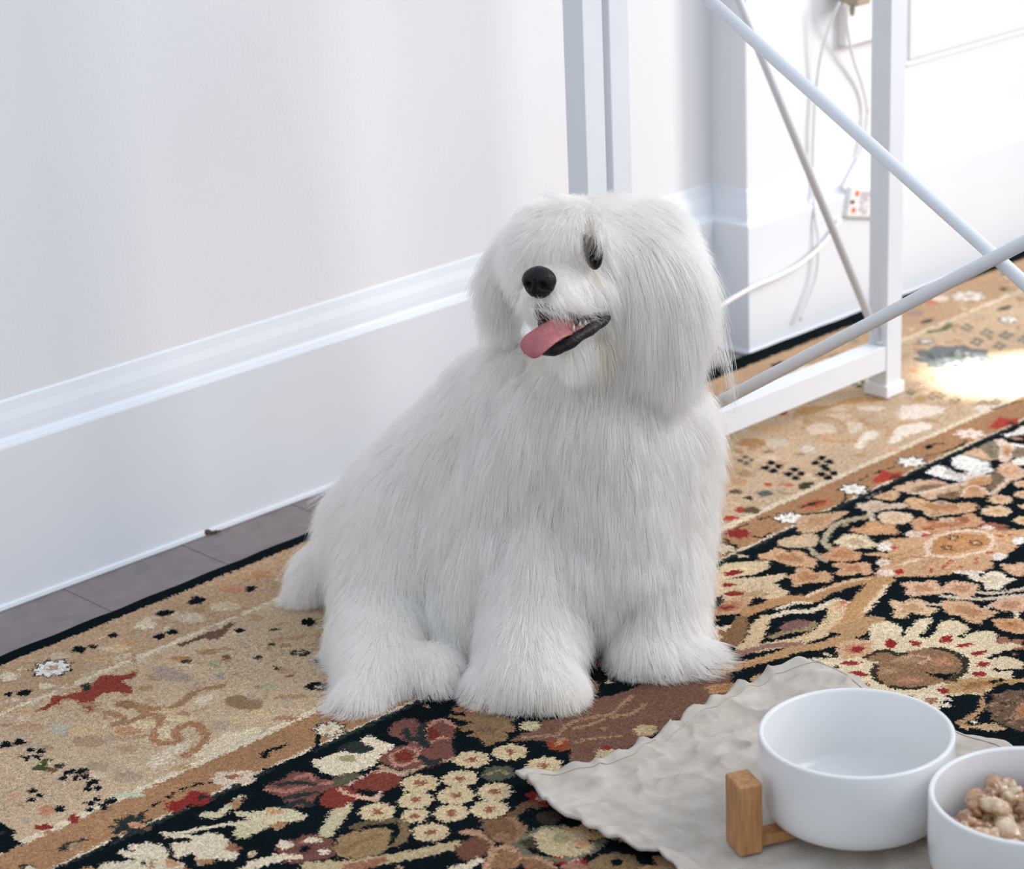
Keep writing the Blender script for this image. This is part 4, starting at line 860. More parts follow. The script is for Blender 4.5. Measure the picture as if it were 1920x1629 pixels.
# ------------------------------------------------------------------ the dog
def cv(r, u, t): return RH * r + UP * u - FH * t       # right, up, towards the viewer
SC = 1 / 2190.0
def body_mesh():
    bm = bmesh.new()
    def cap(a, ra, b=None, rb=None, n=9):
        def lift_(q, r):
            s_ = q[2]
            while DP(q[0], q[1], s_)[2] < RUGZ + .30 * r * SC: s_ -= .002
            return DP(q[0], q[1], s_)
        rb = ra if rb is None else rb; A = lift_(a, ra); Bp = A if b is None else lift_(b, rb)
        if b is None: n = 1
        for i in range(n):
            t = i / max(1, n - 1); add_ball(bm, A + (Bp - A) * t, (ra + (rb - ra) * t) * SC, 3)
    # trunk
    cap((1150, 800, 1.885), 135, (1150, 1010, 1.875), 118)
    cap((1130, 700, 1.90), 122, (1150, 830, 1.89), 138)
    cap((1215, 800, 1.90), 105, (1225, 960, 1.89), 92)
    cap((985, 765, 1.935), 130, (765, 1015, 1.985), 156)
    cap((1040, 800, 1.90), 122, (890, 1030, 1.925), 132)
    cap((1080, 900, 1.90), 135, (880, 1080, 1.94), 150)
    cap((775, 1060, 1.97), 140, (765, 1130, 1.945), 132)
    cap((960, 1010, 1.90), 125, (900, 1140, 1.895), 108); cap((1110, 1040, 1.86), 90, (1115, 1110, 1.86), 66)
    # fore legs
    cap((1035, 960, 1.885), 100, (1000, 1170, 1.832), 86); cap((1000, 1170, 1.830), 86, (985, 1272, 1.812), 76)
    cap((985, 1278, 1.810), 70, (1040, 1298, 1.797), 50); cap((985, 1280, 1.806), 66, (930, 1290, 1.803), 46)
    cap((1220, 1000, 1.885), 94, (1228, 1140, 1.860), 80); cap((1228, 1140, 1.860), 78, (1215, 1220, 1.842), 64)
    cap((1215, 1232, 1.838), 58, (1285, 1236, 1.834), 40)
    # hind leg
    cap((800, 960, 1.955), 132, (750, 1110, 1.925), 116); cap((755, 1090, 1.94), 116, (715, 1200, 1.875), 80); cap((715, 1200, 1.875), 84, (710, 1275, 1.848), 56)
    cap((700, 1285, 1.840), 48, (668, 1318, 1.815), 30); cap((745, 1260, 1.845), 54, (812, 1268, 1.832), 50)
    cap((850, 1190, 1.93), 70)
    cap((900, 1130, 1.99), 90, (860, 1220, 2.02), 50)
    # tail
    cap((650, 1040, 1.99), 52, (590, 1070, 1.99), 36); cap((590, 1070, 1.99), 36, (562, 1120, 1.985), 22)
    # neck and head
    cap((1140, 660, 1.90), 118, (1150, 560, 1.89), 122)
    cap((1120, 505, 1.885), 120); cap((1062, 478, 1.862), 92); cap((1180, 490, 1.89), 105)
    cap((1085, 548, 1.848), 72, (1032, 552, 1.802), 42)
    cap((1130, 600, 1.862), 58, (1062, 648, 1.812), 24)
    me = bpy.data.meshes.new('raw'); bm.to_mesh(me); bm.free()
    o = bpy.data.objects.new('raw', me); COL.objects.link(o)
    rm = o.modifiers.new('r', 'REMESH'); rm.mode = 'VOXEL'; rm.voxel_size = 0.0042
    sm = o.modifiers.new('s', 'SMOOTH'); sm.factor = .5; sm.iterations = 7
    dg = bpy.context.evaluated_depsgraph_get(); out = bpy.data.meshes.new_from_object(o.evaluated_get(dg))
    bpy.data.objects.remove(o); bpy.data.meshes.remove(me)
    return out

dog = empty('dog', tuple(F(1000, 1230, RUGZ)))
tag(dog, 'fluffy white long-haired small dog sitting on the rug with its tongue out', 'dog')
M_SKIN = mat('dog_undercoat', (226, 222, 216), 0.9, 0.03, 30, spec=.1)
bme = body_mesh(); bme.name = 'body'
zz = np.empty(len(bme.vertices) * 3); bme.vertices.foreach_get('co', zz); zz = zz.reshape(-1, 3)
zz[:, 2] = np.maximum(zz[:, 2], RUGZ + .0015); bme.vertices.foreach_set('co', zz.ravel()); bme.update()
body = link_mesh('body', bme, M_SKIN, dog, True)

def flap(name, pts, hw, th):                  # an ear leather: a flat tapered flap hanging along pts
    P = catmull([DP(*p) for p in pts], 5); bm = bmesh.new()
    for i, p in enumerate(P):
        t = i / (len(P) - 1); w_ = hw * (0.75 + .5 * math.sin(PI * min(1, t * 1.1)))
        mx = Matrix(((RH[0], FH[0], 0, 0), (RH[1], FH[1], 0, 0), (0, 0, 1, 0), (0, 0, 0, 1)))
        add_ball(bm, p, 1, 2, (w_ * SC, th * SC, hw * .5 * SC), mx)
    me = bpy.data.meshes.new('raw'); bm.to_mesh(me); bm.free(); o = bpy.data.objects.new('raw', me); COL.objects.link(o)
    rm = o.modifiers.new('r', 'REMESH'); rm.mode = 'VOXEL'; rm.voxel_size = 0.004
    sm = o.modifiers.new('s', 'SMOOTH'); sm.iterations = 6
    out = bpy.data.meshes.new_from_object(o.evaluated_get(bpy.context.evaluated_depsgraph_get()))
    bpy.data.objects.remove(o); bpy.data.meshes.remove(me); out.name = name
    return link_mesh(name, out, M_SKIN, dog, True)
ear_a = flap('ear', [(1200, 448, 1.875), (1232, 500, 1.850), (1250, 580, 1.838), (1254, 655, 1.835)], 56, 16)
ear_b = flap('ear', [(985, 440, 1.915), (948, 520, 1.925), (935, 590, 1.925)], 30, 14)

# --- fur: every strand is a real hair curve rooted on the mesh
# guides: px, py, s, flow (right, up, towards), length px, lift
GB = [
 (1050, 385, 1.87, (-.6, .1, .35), 40, .5), (1110, 385, 1.87, (-.2, .3, .4), 34, .5), (1010, 420, 1.86, (-.7, -.25, .4), 52, .5), (965, 480, 1.87, (-.35, -.9, .3), 60, .35),
 (1160, 390, 1.87, (.6, -.2, .2), 46, .4), (1220, 420, 1.88, (.6, -.75, .1), 70, .35), (1060, 440, 1.81, (-.25, -.6, .5), 34, .45), (1010, 490, 1.80, (-.5, -.5, .4), 28, .4),
 (1060, 500, 1.80, (.1, -.5, .4), 22, .4), (1100, 430, 1.83, (.1, -.6, .4), 34, .4), (1090, 520, 1.80, (.5, -.5, .2), 22, .3), (1050, 550, 1.78, (.3, -.8, .3), 22, .25), (1100, 570, 1.80, (.2, -.9, .2), 26, .25),
 (1140, 500, 1.83, (.3, -.9, .1), 60, .3), (1150, 580, 1.84, (.1, -1, .1), 70, .3),
 (980, 560, 1.84, (-.15, -1, .1), 52, .3), (960, 620, 1.88, (-.1, -1, 0), 70, .3),
 (1050, 680, 1.81, (-.05, -1, .2), 56, .3), (1100, 660, 1.81, (0, -1, .2), 60, .3), (1150, 720, 1.84, (0, -1, .1), 90, .3), (1000, 700, 1.88, (-.1, -1, .05), 80, .32),
 (1250, 720, 1.88, (.15, -1, .05), 95, .3), (1310, 820, 1.90, (.15, -1, 0), 80, .38), (1300, 950, 1.89, (.05, -1, 0), 76, .4), (1290, 1080, 1.89, (0, -1, .1), 76, .4),
 (900, 760, 1.95, (-.55, -.75, 0), 66, .42), (780, 860, 2.0, (-.7, -.7, 0), 66, .45), (680, 960, 2.0, (-.5, -.85, 0), 66, .45), (640, 1080, 1.97, (-.15, -1, .05), 62, .42), (650, 1200, 1.88, (-.15, -1, .1), 56, .42),
 (950, 850, 1.88, (-.15, -1, .1), 82, .3), (900, 1000, 1.85, (-.1, -1, .1), 80, .3), (780, 1000, 1.85, (-.2, -1, .1), 74, .34), (760, 1120, 1.82, (-.05, -1, .15), 66, .36), (860, 1120, 1.85, (.1, -1, .1), 60, .34),
 (1100, 850, 1.80, (0, -1, .1), 84, .28), (1200, 880, 1.83, (.05, -1, .1), 84, .28), (1120, 1000, 1.80, (0, -1, .1), 84, .3), (1230, 1030, 1.83, (.02, -1, .1), 76, .3),
 (1130, 1110, 1.83, (0, -1, .05), 80, .25), (1020, 1100, 1.79, (-.05, -1, .15), 66, .34), (940, 1150, 1.81, (-.3, -1, .1), 56, .4), (1080, 1180, 1.80, (.25, -1, .1), 56, .38), (1200, 1130, 1.82, (-.05, -1, .1), 58, .36), (1290, 1150, 1.86, (.35, -.9, .1), 54, .4),
 (930, 1290, 1.80, (-.6, -.7, .35), 48, .45), (985, 1290, 1.77, (-.1, -.8, .6), 44, .42), (1060, 1290, 1.78, (.5, -.7, .5), 46, .42), (1020, 1330, 1.78, (.1, -.4, .9), 40, .4),
 (1180, 1240, 1.81, (-.1, -.8, .5), 44, .4), (1250, 1250, 1.81, (.4, -.6, .5), 46, .42), (1310, 1225, 1.83, (.95, -.15, .2), 70, .35), (1200, 1270, 1.82, (-.1, -.6, .7), 38, .4),
 (690, 1250, 1.83, (-.35, -.8, .4), 50, .4), (660, 1300, 1.82, (-.45, -.75, .5), 60, .3), (720, 1300, 1.83, (-.1, -.7, .6), 40, .4), (800, 1230, 1.82, (.05, -.2, .8), 34, .55), (850, 1270, 1.83, (.5, -.6, .4), 38, .45), (800, 1300, 1.82, (.2, -.8, .6), 38, .4),
 (640, 1030, 1.98, (-.5, -.8, 0), 80, .3), (575, 1090, 1.97, (-.25, -1, .05), 66, .35), (560, 1140, 1.97, (0, -1, .1), 40, .4), (600, 1090, 1.95, (-.1, -1, .1), 70, .3),
]
GE = [(1190, 430, 1.86, (.40, -.85, .15), 110, .22), (1250, 470, 1.84, (.28, -1, .1), 130, .18), (1300, 520, 1.84, (.12, -1, 0), 130, .16), (1300, 640, 1.83, (.05, -1, 0), 125, .12), (1250, 600, 1.81, (0, -1, .05), 130, .1),
      (1200, 560, 1.82, (-.12, -1, .05), 120, .16), (1210, 660, 1.82, (-.06, -1, 0), 112, .14), (1262, 700, 1.82, (0, -1, 0), 120, .08)]
GF = [(985, 430, 1.90, (-.6, -.75, .1), 70, .3), (945, 520, 1.90, (-.25, -1, 0), 80, .25), (930, 600, 1.90, (.02, -1, 0), 66, .22)]
Rk = np.stack([RH, UP, -FH], 1)
def to_px(p):
    c = (p - CAM) @ MW; return np.stack([c[:, 0] / c[:, 2] * FPX + CX, c[:, 1] / c[:, 2] * FPX + CY], 1)
def noise3(p, freq, seed):                     # cheap smooth vector noise from summed sines
    r = np.random.default_rng(seed); out = np.zeros((len(p), 3))
    for _ in range(7):
        k = r.normal(size=3); k = k / np.linalg.norm(k) * freq * r.uniform(.6, 1.5); ph = r.uniform(0, 6.28, 3); a = r.normal(size=3)
        out += np.sin(p @ k[:, None] + ph[None]) * a[None]
    return out / 3.0
def surface_points(me, n):
    me.calc_loop_triangles()
    co = np.empty(len(me.vertices) * 3); me.vertices.foreach_get('co', co); co = co.reshape(-1, 3)
    no = np.empty(len(me.vertices) * 3); me.vertices.foreach_get('normal', no); no = no.reshape(-1, 3)
    tr = np.empty(len(me.loop_triangles) * 3, np.int32); me.loop_triangles.foreach_get('vertices', tr); tr = tr.reshape(-1, 3)
    a, b, c = co[tr[:, 0]], co[tr[:, 1]], co[tr[:, 2]]
    ar = np.linalg.norm(np.cross(b - a, c - a), axis=1); cdf = np.cumsum(ar); cdf /= cdf[-1]
    t = np.searchsorted(cdf, RNG.random(n)); r1 = np.sqrt(RNG.random(n)); r2 = RNG.random(n)
    w0, w1, w2 = 1 - r1, r1 * (1 - r2), r1 * r2
    P_ = a[t] * w0[:, None] + b[t] * w1[:, None] + c[t] * w2[:, None]
    N_ = no[tr[t, 0]] * w0[:, None] + no[tr[t, 1]] * w1[:, None] + no[tr[t, 2]] * w2[:, None]
    return P_, N_ / np.linalg.norm(N_, axis=1)[:, None], cdf
def inpoly(q, poly_):
    poly_ = np.array(poly_, float); ins = np.zeros(len(q), bool); n = len(poly_)
    for a in range(n):
        x1, y1 = poly_[a]; x2, y2 = poly_[(a + 1) % n]
        if y1 == y2: continue
        ins ^= ((y1 > q[:, 1]) != (y2 > q[:, 1])) & (q[:, 0] < (x2 - x1) * (q[:, 1] - y1) / (y2 - y1) + x1)
    return ins
BASEC = np.array([.97, .945, .91])
def stain_shade(q, front):  # fur stains, plus greyish shading round the muzzle put into the strand colour
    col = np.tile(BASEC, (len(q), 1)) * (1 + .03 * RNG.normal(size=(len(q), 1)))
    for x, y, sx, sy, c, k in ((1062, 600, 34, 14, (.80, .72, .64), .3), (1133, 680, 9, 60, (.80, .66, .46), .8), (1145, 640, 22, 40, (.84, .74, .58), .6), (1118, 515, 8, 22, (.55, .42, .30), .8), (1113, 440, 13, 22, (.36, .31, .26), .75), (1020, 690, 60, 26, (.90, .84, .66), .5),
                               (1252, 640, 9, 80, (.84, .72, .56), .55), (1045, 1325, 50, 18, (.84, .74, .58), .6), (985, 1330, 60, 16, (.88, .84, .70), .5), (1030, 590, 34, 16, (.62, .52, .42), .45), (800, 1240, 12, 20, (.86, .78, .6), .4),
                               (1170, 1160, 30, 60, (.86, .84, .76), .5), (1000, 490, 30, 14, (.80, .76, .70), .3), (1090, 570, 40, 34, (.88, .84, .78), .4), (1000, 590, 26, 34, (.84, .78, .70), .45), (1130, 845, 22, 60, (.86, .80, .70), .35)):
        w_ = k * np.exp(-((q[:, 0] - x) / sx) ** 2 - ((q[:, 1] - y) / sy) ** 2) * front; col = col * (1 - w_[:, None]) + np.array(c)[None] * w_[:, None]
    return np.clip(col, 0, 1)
MOUTH = [(978, 560), (1000, 555), (1030, 580), (1060, 592), (1090, 598), (1125, 584), (1146, 592), (1140, 612), (1110, 632), (1075, 652), (1045, 664), (1015, 662), (992, 640), (990, 600)]
EYE = [(1098, 440), (1116, 426), (1128, 450), (1130, 484), (1118, 508), (1104, 496), (1096, 466)]
NOSE = [(976, 520), (990, 498), (1020, 496), (1042, 512), (1040, 536), (1022, 556), (996, 558), (980, 540)]
def grow(name, me, guides, n, parent, npt=9, cull=True, lenmul=1.0, r0=0.000115, clump=.5, cells=3400, keep=None, wob=1.0):
    p, nr, _ = surface_points(me, n)
    q = to_px(p); view = CAM[None] - p; view /= np.linalg.norm(view, axis=1)[:, None]
    front = ((nr * view).sum(1) > -0.1).astype(float)
    ok = p[:, 2] > RUGZ + .0018
    if cull: ok &= ~((front > 0) & (inpoly(q, MOUTH) | inpoly(q, EYE) | inpoly(q, NOSE)))
    if keep is not None: ok &= keep(q, p, front)
    p, nr, q, front = p[ok], nr[ok], q[ok], front[ok]; n = len(p)
    gp = np.array([DP(g[0], g[1], g[2]) for g in guides]); gf = np.array([Rk @ np.array(g[3]) for g in guides]); gl = np.array([g[4] for g in guides]); gt = np.array([g[5] for g in guides])
    flow = np.zeros((n, 3)); ln = np.zeros(n); lf = np.zeros(n); ws = np.zeros(n)
    for i in range(len(guides)):
        d2 = ((p - gp[i]) ** 2).sum(1); w_ = np.exp(-d2 / (2 * .020 ** 2)) + 1e-3 * np.exp(-d2 / (2 * .09 ** 2)) + 1e-9
        flow += w_[:, None] * gf[i]; ln += w_ * gl[i]; lf += w_ * gt[i]; ws += w_
    flow /= ws[:, None]; ln = ln / ws * SC * lenmul; lf /= ws
    # clumps
    cidx = RNG.choice(n, min(cells, n), replace=False); kd = KDTree(len(cidx))
    for k, i in enumerate(cidx): kd.insert(p[i], k)
    kd.balance()
    cl = np.fromiter((cidx[kd.find(x)[1]] for x in p), int, n)
    def direction(P_, N_, Fw, seed):
        d = Fw + wob * .28 * noise3(P_, 120, seed) + wob * .16 * noise3(P_, 330, seed + 1)
        t = d - N_ * (d * N_).sum(1)[:, None] * .85
        t /= np.linalg.norm(t, axis=1)[:, None] + 1e-9
        return t
    tn = direction(p, nr, flow, 3)
    ln = ln * (0.80 + .28 * RNG.random(n)) * (1 + .12 * noise3(p, 160, 9)[:, 0])
    jit = RNG.normal(size=(n, 3)) * .22
    cjit = (RNG.normal(size=(n, 3)) * .11)[cl]
    pts = np.zeros((n, npt, 3)); pts[:, 0] = p
    d = nr * (lf * 1.5 + .15)[:, None] + tn * (1 - lf)[:, None] + jit * .6 + cjit * .7; d /= np.linalg.norm(d, axis=1)[:, None]
    g = np.array([0, 0, -1.0])
    for k in range(1, npt):
        pts[:, k] = pts[:, k - 1] + d * (ln / (npt - 1))[:, None]
        f2 = flow / (np.linalg.norm(flow, axis=1)[:, None] + 1e-9)
        d = d * .80 + (f2 * .20 + g[None] * .05 + jit * .06 + cjit * .05); d /= np.linalg.norm(d, axis=1)[:, None]
    # pull the tips of every clump together
    cpts = pts[cl]; tt = np.linspace(0, 1, npt)[None, :, None] ** 1.4
    off = RNG.random((n, 1, 1)) * .35 + .65
    pts = pts * (1 - clump * tt * off) + (cpts + (pts[:, :1] - cpts[:, :1]) * .22) * clump * tt * off
    fl_ = RUGZ + .0012 + RNG.random((n, 1)) * .002
    low = pts[:, :, 2] < fl_; push = np.where(low, fl_ - pts[:, :, 2], 0)
    out = (pts[:, -1] - pts[:, 0]); out[:, 2] = 0; out /= np.linalg.norm(out, axis=1)[:, None] + 1e-6
    pts[:, :, :2] += out[:, None, :2] * (push * .35)[..., None]; pts[:, :, 2] = np.maximum(pts[:, :, 2], fl_)
    hc = bpy.data.hair_curves.new(name); hc.add_curves([npt] * n)
    loc = np.array(parent.matrix_basis.translation) * 0
    hc.attributes['position'].data.foreach_set('vector', pts.reshape(-1).astype(np.float32))
    rad = np.tile(r0 * (1 - .72 * np.linspace(0, 1, npt) ** 1.5), n) * np.repeat(.8 + .4 * RNG.random(n), npt)
    ra = hc.attributes.get('radius') or hc.attributes.new('radius', 'FLOAT', 'POINT'); ra.data.foreach_set('value', rad.astype(np.float32))
    ca = hc.attributes.new('tint', 'FLOAT_COLOR', 'CURVE'); c4 = np.ones((n, 4), np.float32); c4[:, :3] = stain_shade(to_px(pts[:, npt // 2]), front); ca.data.foreach_set('color', c4.ravel())
    o = bpy.data.objects.new(name, hc); COL.objects.link(o); hc.materials.append(M_FUR)
    root = parent
    o.parent = parent
    if parent.parent is None: o.matrix_parent_inverse = Matrix.Translation(-Vector(parent.location))
    tag(o, kind='stuff')
    return o
def fur_mat():
    m = bpy.data.materials.new('dog_fur'); m.use_nodes = True; nt = m.node_tree; nt.nodes.remove(nt.nodes['Principled BSDF'])
    out = nt.nodes['Material Output']; at = nt.nodes.new('ShaderNodeAttribute'); at.attribute_name = 'tint'; at.attribute_type = 'GEOMETRY'
    h = nt.nodes.new('ShaderNodeBsdfHairPrincipled'); h.parametrization = 'COLOR'
    h.inputs['Roughness'].default_value = .42; h.inputs['Radial Roughness'].default_value = .75; h.inputs['Coat'].default_value = 0
    nt.links.new(at.outputs['Color'], h.inputs['Color'])
    df = nt.nodes.new('ShaderNodeBsdfDiffuse'); nt.links.new(at.outputs['Color'], df.inputs['Color'])
    mx = nt.nodes.new('ShaderNodeMixShader'); mx.inputs[0].default_value = .45
    nt.links.new(h.outputs[0], mx.inputs[1]); nt.links.new(df.outputs[0], mx.inputs[2]); nt.links.new(mx.outputs[0], out.inputs['Surface'])
    return m
M_FUR = fur_mat()
face = lambda q: (q[:, 0] > 965) & (q[:, 0] < 1150) & (q[:, 1] > 440) & (q[:, 1] < 650)
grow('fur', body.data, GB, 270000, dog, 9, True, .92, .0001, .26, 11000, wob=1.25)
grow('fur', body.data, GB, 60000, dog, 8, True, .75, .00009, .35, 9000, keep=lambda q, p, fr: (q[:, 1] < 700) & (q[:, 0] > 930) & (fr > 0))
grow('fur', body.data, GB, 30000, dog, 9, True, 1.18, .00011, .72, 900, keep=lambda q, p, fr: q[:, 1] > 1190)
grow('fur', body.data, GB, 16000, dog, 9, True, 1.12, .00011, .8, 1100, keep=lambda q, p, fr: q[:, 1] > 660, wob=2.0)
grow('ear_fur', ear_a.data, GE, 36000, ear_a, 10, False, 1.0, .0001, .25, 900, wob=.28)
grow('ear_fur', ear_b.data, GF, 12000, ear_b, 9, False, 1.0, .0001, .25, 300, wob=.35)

# --- face
M_NOSE = mat('dog_nose', (18, 15, 17), 0.42, 0.2, 300, 1.0, 700, coat=.1, spec=.2)
M_EYE = mat('dog_eye', (12, 10, 11), 0.12, coat=.15, spec=.3)
M_LIP = mat('dog_lip', (30, 22, 22), 0.5, .3, 200, 1.0, 420, coat=.1, spec=.3)
M_MOUTH = mat('dog_mouth', (58, 30, 32), 0.5, .2, 120)
M_TONG = mat('dog_tongue', (176, 100, 106), 0.45, 0.16, 160, .9, 700, coat=.15, sub=.1)
M_GUM = mat('dog_gum', (196, 140, 136), 0.4); M_TOOTH = mat('dog_tooth', (226, 214, 196), 0.3)
nd = DP(985, 515, 1.74) - DP(1060, 545, 1.80); nd /= np.linalg.norm(nd)            # muzzle direction
def frame(fwd, up=(0, 0, 1)):
    z = Vector(fwd).normalized(); x = Vector(up).cross(z).normalized(); y = z.cross(x)
    return Matrix((x, y, z)).transposed().to_4x4()
nc = DP(1011, 527, 1.772)
NF = frame(-FH * .93 - RH * .36 + UP * .12)
bm = bmesh.new(); bmesh.ops.create_icosphere(bm, subdivisions=5, radius=1)
for v in bm.verts:
    x, y, z = v.co
    x2 = x * (1.0 + .16 * y); y2 = y * (.88 if y > 0 else 1.0) - .10 * abs(x) * (1 if y > 0 else .4)
    z2 = z * .80
    for sx in (-1, 1):                          # nostrils
        d2 = ((x - sx * .42) / .20) ** 2 + ((y + .12) / .24) ** 2
        if z > 0: z2 -= .42 * math.exp(-d2 * 1.3)
        d3 = ((x - sx * .72) / .16) ** 2 + ((y + .34) / .10) ** 2
        if z > 0: z2 -= .22 * math.exp(-d3)
    if z > 0: z2 -= .14 * math.exp(-(x / .07) ** 2) * (1 if y < .25 else .3)
    v.co = Vector((x2, y2, z2)) * (29 * SC)
bm.transform(Matrix.Translation(Vector(nc)) @ NF)
from_bm('nose', bm, M_NOSE, dog, True)
ec = DP(1114, 474, 1.812)
bm = bmesh.new(); add_ball(bm, ec, 24 * SC, 4, (.64, 1.22, .7), frame(-FH * .9 + RH * .25 + UP * .1)); eye = from_bm('eye', bm, M_EYE, dog, True)
ec2 = DP(990, 478, 1.850)
bm = bmesh.new(); add_ball(bm, ec2, 14 * SC, 3); from_bm('eye', bm, M_EYE, dog, True)
# mouth cavity, lip, tongue, gum and teeth
bm = bmesh.new()
for a, r in (((1020, 585, 1.795), 18), ((1045, 592, 1.798), 23), ((1075, 607, 1.802), 23), ((1102, 612, 1.812), 17), ((1128, 600, 1.822), 12), ((1045, 620, 1.800), 22), ((1030, 605, 1.796), 20)):
    add_ball(bm, DP(*a), r * SC, 3)
from_bm('mouth', bm, M_MOUTH, dog, True)
tube('lip', [DP(1008, 656, 1.790), DP(1030, 655, 1.780), DP(1055, 650, 1.778), DP(1080, 634, 1.782), DP(1106, 618, 1.792), DP(1126, 606, 1.803), DP(1140, 594, 1.815)],
     [7 * SC, 10 * SC, 13 * SC, 9.5 * SC, 12 * SC, 9 * SC, 11 * SC, 8 * SC, 9 * SC, 6 * SC], M_LIP, dog, 12)
tube('lip', [DP(996, 575, 1.782), DP(1020, 574, 1.779), DP(1050, 583, 1.783), DP(1085, 596, 1.795), DP(1115, 592, 1.806), DP(1138, 588, 1.815)],
     [3 * SC, 5 * SC, 5 * SC, 4 * SC, 5 * SC, 5 * SC], M_LIP, dog, 8)
def tongue():
    cen = catmull([DP(1092, 609, 1.802), DP(1066, 611, 1.788), DP(1042, 619, 1.774), DP(1018, 634, 1.764), DP(1000, 648, 1.760), DP(987, 664, 1.760)], 8)
    n = len(cen); T_ = np.gradient(cen, axis=0); T_ /= np.linalg.norm(T_, axis=1)[:, None]
    verts = []; faces = []; M_ = 18
    for i, c in enumerate(cen):
        t = i / (n - 1); wv = (17 + 6 * t) * SC * (1 if t < .78 else math.sqrt(max(.02, 1 - ((t - .78) / .225) ** 2)))
        nrm_ = -FH * .8 + UP * .55; side = np.cross(T_[i], nrm_); side /= np.linalg.norm(side); nn = np.cross(side, T_[i])
        if nn.dot(-FH) < 0: nn = -nn
        for k in range(M_):
            a = 2 * PI * k / M_; x = math.cos(a); y = math.sin(a)
            groove = -.6 * math.exp(-(x / .22) ** 2) if y > 0 else 0
            verts.append(c + side * wv * x + nn * 4.5 * SC * (y + groove + .5 * x * x))
    for i in range(n - 1):
        for k in range(M_): faces.append((i * M_ + k, i * M_ + (k + 1) % M_, (i + 1) * M_ + (k + 1) % M_, (i + 1) * M_ + k))
    faces.append(tuple(range(M_))[::-1]); faces.append(tuple((n - 1) * M_ + k for k in range(M_)))
    me = bpy.data.meshes.new('tongue'); me.from_pydata([tuple(v) for v in verts], [], faces)
    o = link_mesh('tongue', me, M_TONG, dog, True)
    bm = bmesh.new(); bm.from_mesh(me); bmesh.ops.recalc_face_normals(bm, faces=bm.faces); bm.to_mesh(me); bm.free(); return o
tongue()
tube('gum', [DP(1078, 618, 1.788), DP(1092, 613, 1.791), DP(1106, 607, 1.797)], [4 * SC, 6 * SC, 3 * SC], M_GUM, dog, 8)
for x, y, s_, h_ in ((1075, 612, 1.783, 9), (1087, 605, 1.787, 6), (1097, 603, 1.790, 5)):
    bm = bmesh.new(); add_cyl(bm, DP(x, y + h_, s_), DP(x + 1, y - h_ * .4, s_), 3.4 * SC, 10, .8 * SC); from_bm('tooth', bm, M_TOOTH, dog, True)

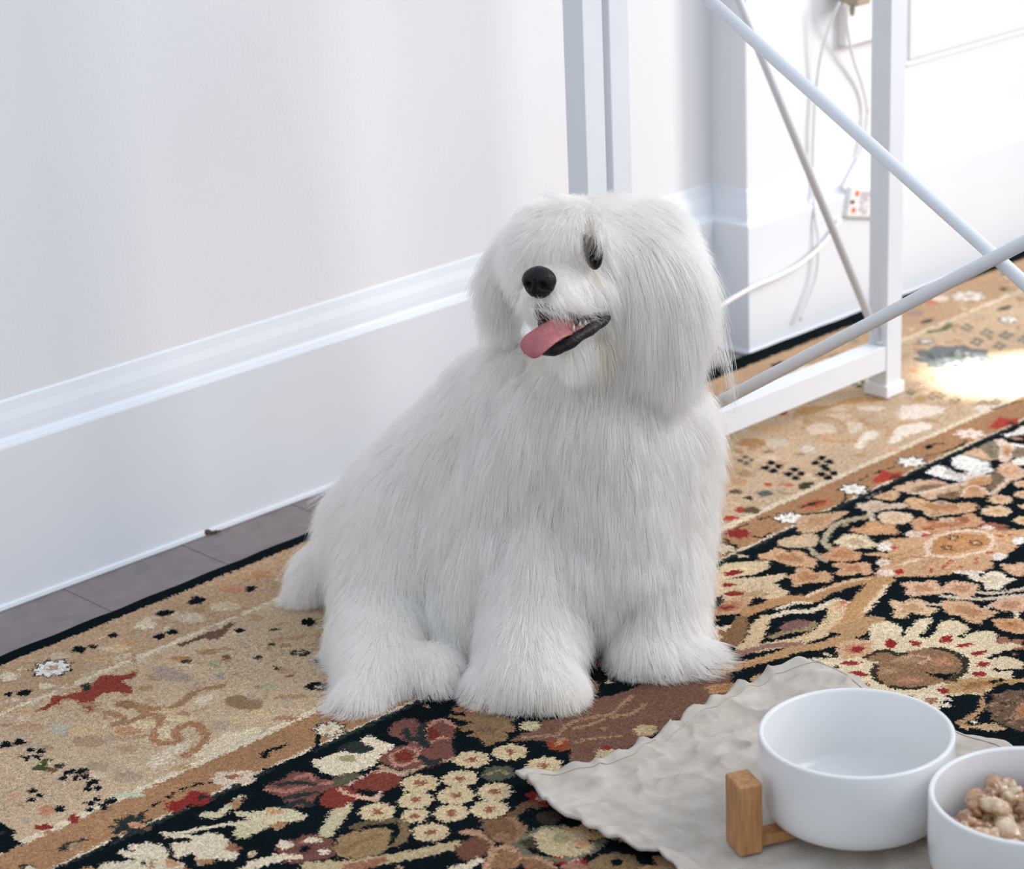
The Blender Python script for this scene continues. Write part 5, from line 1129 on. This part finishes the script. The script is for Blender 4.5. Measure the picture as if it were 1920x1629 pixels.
# --- moustache: longer loose strands falling from beside the nose over the mouth, wisps over the eye and off the crown
def strands(name, specs, parent=dog, r0=.00011, dark=None):
    P_ = []; cols = []
    for (pts_, n, spread, col) in specs:
        base = catmull([DP(*a) for a in pts_], 5); m = len(base); idx = np.linspace(0, m - 1, 12)
        b12 = np.stack([np.interp(idx, np.arange(m), base[:, k]) for k in range(3)], 1)
        for _ in range(n):
            o1 = RNG.normal(size=3) * spread[0] * SC; o2 = RNG.normal(size=3) * spread[1] * SC; t = np.linspace(0, 1, 12)[:, None]
            L_ = RNG.uniform(.7, 1.0); jj = np.linspace(0, 11 * L_, 12)
            bb = np.stack([np.interp(jj, np.arange(12), b12[:, k]) for k in range(3)], 1)
            P_.append(bb + o1 * (1 - t) + o2 * t); cols.append(col)
    P_ = np.array(P_); n = len(P_); hc = bpy.data.hair_curves.new(name); hc.add_curves([12] * n)
    hc.attributes['position'].data.foreach_set('vector', P_.reshape(-1).astype(np.float32))
    ra = hc.attributes.get('radius') or hc.attributes.new('radius', 'FLOAT', 'POINT'); ra.data.foreach_set('value', np.tile(r0 * (1 - .7 * np.linspace(0, 1, 12)), n).astype(np.float32))
    ca = hc.attributes.new('tint', 'FLOAT_COLOR', 'CURVE'); c4 = np.ones((n, 4), np.float32); c4[:, :3] = np.array(cols); ca.data.foreach_set('color', c4.ravel())
    o = bpy.data.objects.new(name, hc); COL.objects.link(o); hc.materials.append(M_FUR); o.parent = parent; o.matrix_parent_inverse = Matrix.Translation(-Vector(parent.location)); tag(o, kind='stuff')
CR = (.93, .91, .86); GY = (.62, .58, .52); BN = (.45, .34, .24)
strands('whiskers', [
    ([(1032, 540, 1.778), (1045, 560, 1.762), (1058, 585, 1.760), (1064, 612, 1.762)], 60, (6, 7), CR),
    ([(1025, 552, 1.778), (1035, 572, 1.762), (1048, 592, 1.760), (1060, 606, 1.762)], 60, (6, 8), CR),
    ([(1010, 558, 1.772), (1014, 572, 1.760), (1030, 588, 1.760), (1042, 598, 1.762)], 50, (7, 8), (.8, .76, .7)),
    ([(1000, 556, 1.775), (998, 575, 1.762), (1004, 592, 1.760), (1012, 600, 1.762)], 40, (7, 8), CR),
    ([(1045, 545, 1.785), (1070, 570, 1.770), (1085, 590, 1.775), (1092, 604, 1.78)], 60, (9, 9), CR),
    ([(1060, 550, 1.79), (1090, 572, 1.785), (1112, 588, 1.790), (1128, 596, 1.80)], 80, (9, 8), CR),
    ([(988, 552, 1.785), (976, 575, 1.775), (972, 598, 1.775), (978, 615, 1.78)], 60, (6, 8), CR),
    ([(1098, 440, 1.812), (1096, 462, 1.797), (1100, 490, 1.795), (1108, 512, 1.80)], 40, (3, 4), (.10, .08, .06)),
    ([(1112, 428, 1.812), (1122, 445, 1.795), (1124, 468, 1.793), (1116, 486, 1.795)], 60, (6, 6), CR),
    ([(1108, 418, 1.815), (1112, 440, 1.797), (1106, 460, 1.795), (1102, 476, 1.80)], 60, (8, 6), (.30, .24, .19)),
    ([(1070, 395, 1.86), (1050, 375, 1.84), (1025, 368, 1.84), (1006, 358, 1.84)], 40, (8, 7), (.85, .83, .8)),
    ([(1130, 400, 1.86), (1118, 380, 1.85), (1112, 372, 1.85)], 30, (9, 6), (.85, .83, .8)),
    ([(1345, 620, 1.84), (1362, 680, 1.835), (1372, 740, 1.835), (1374, 780, 1.835)], 50, (10, 8), CR),
    ([(985, 550, 1.785), (965, 560, 1.775), (955, 585, 1.775)], 12, (6, 12), CR),
])
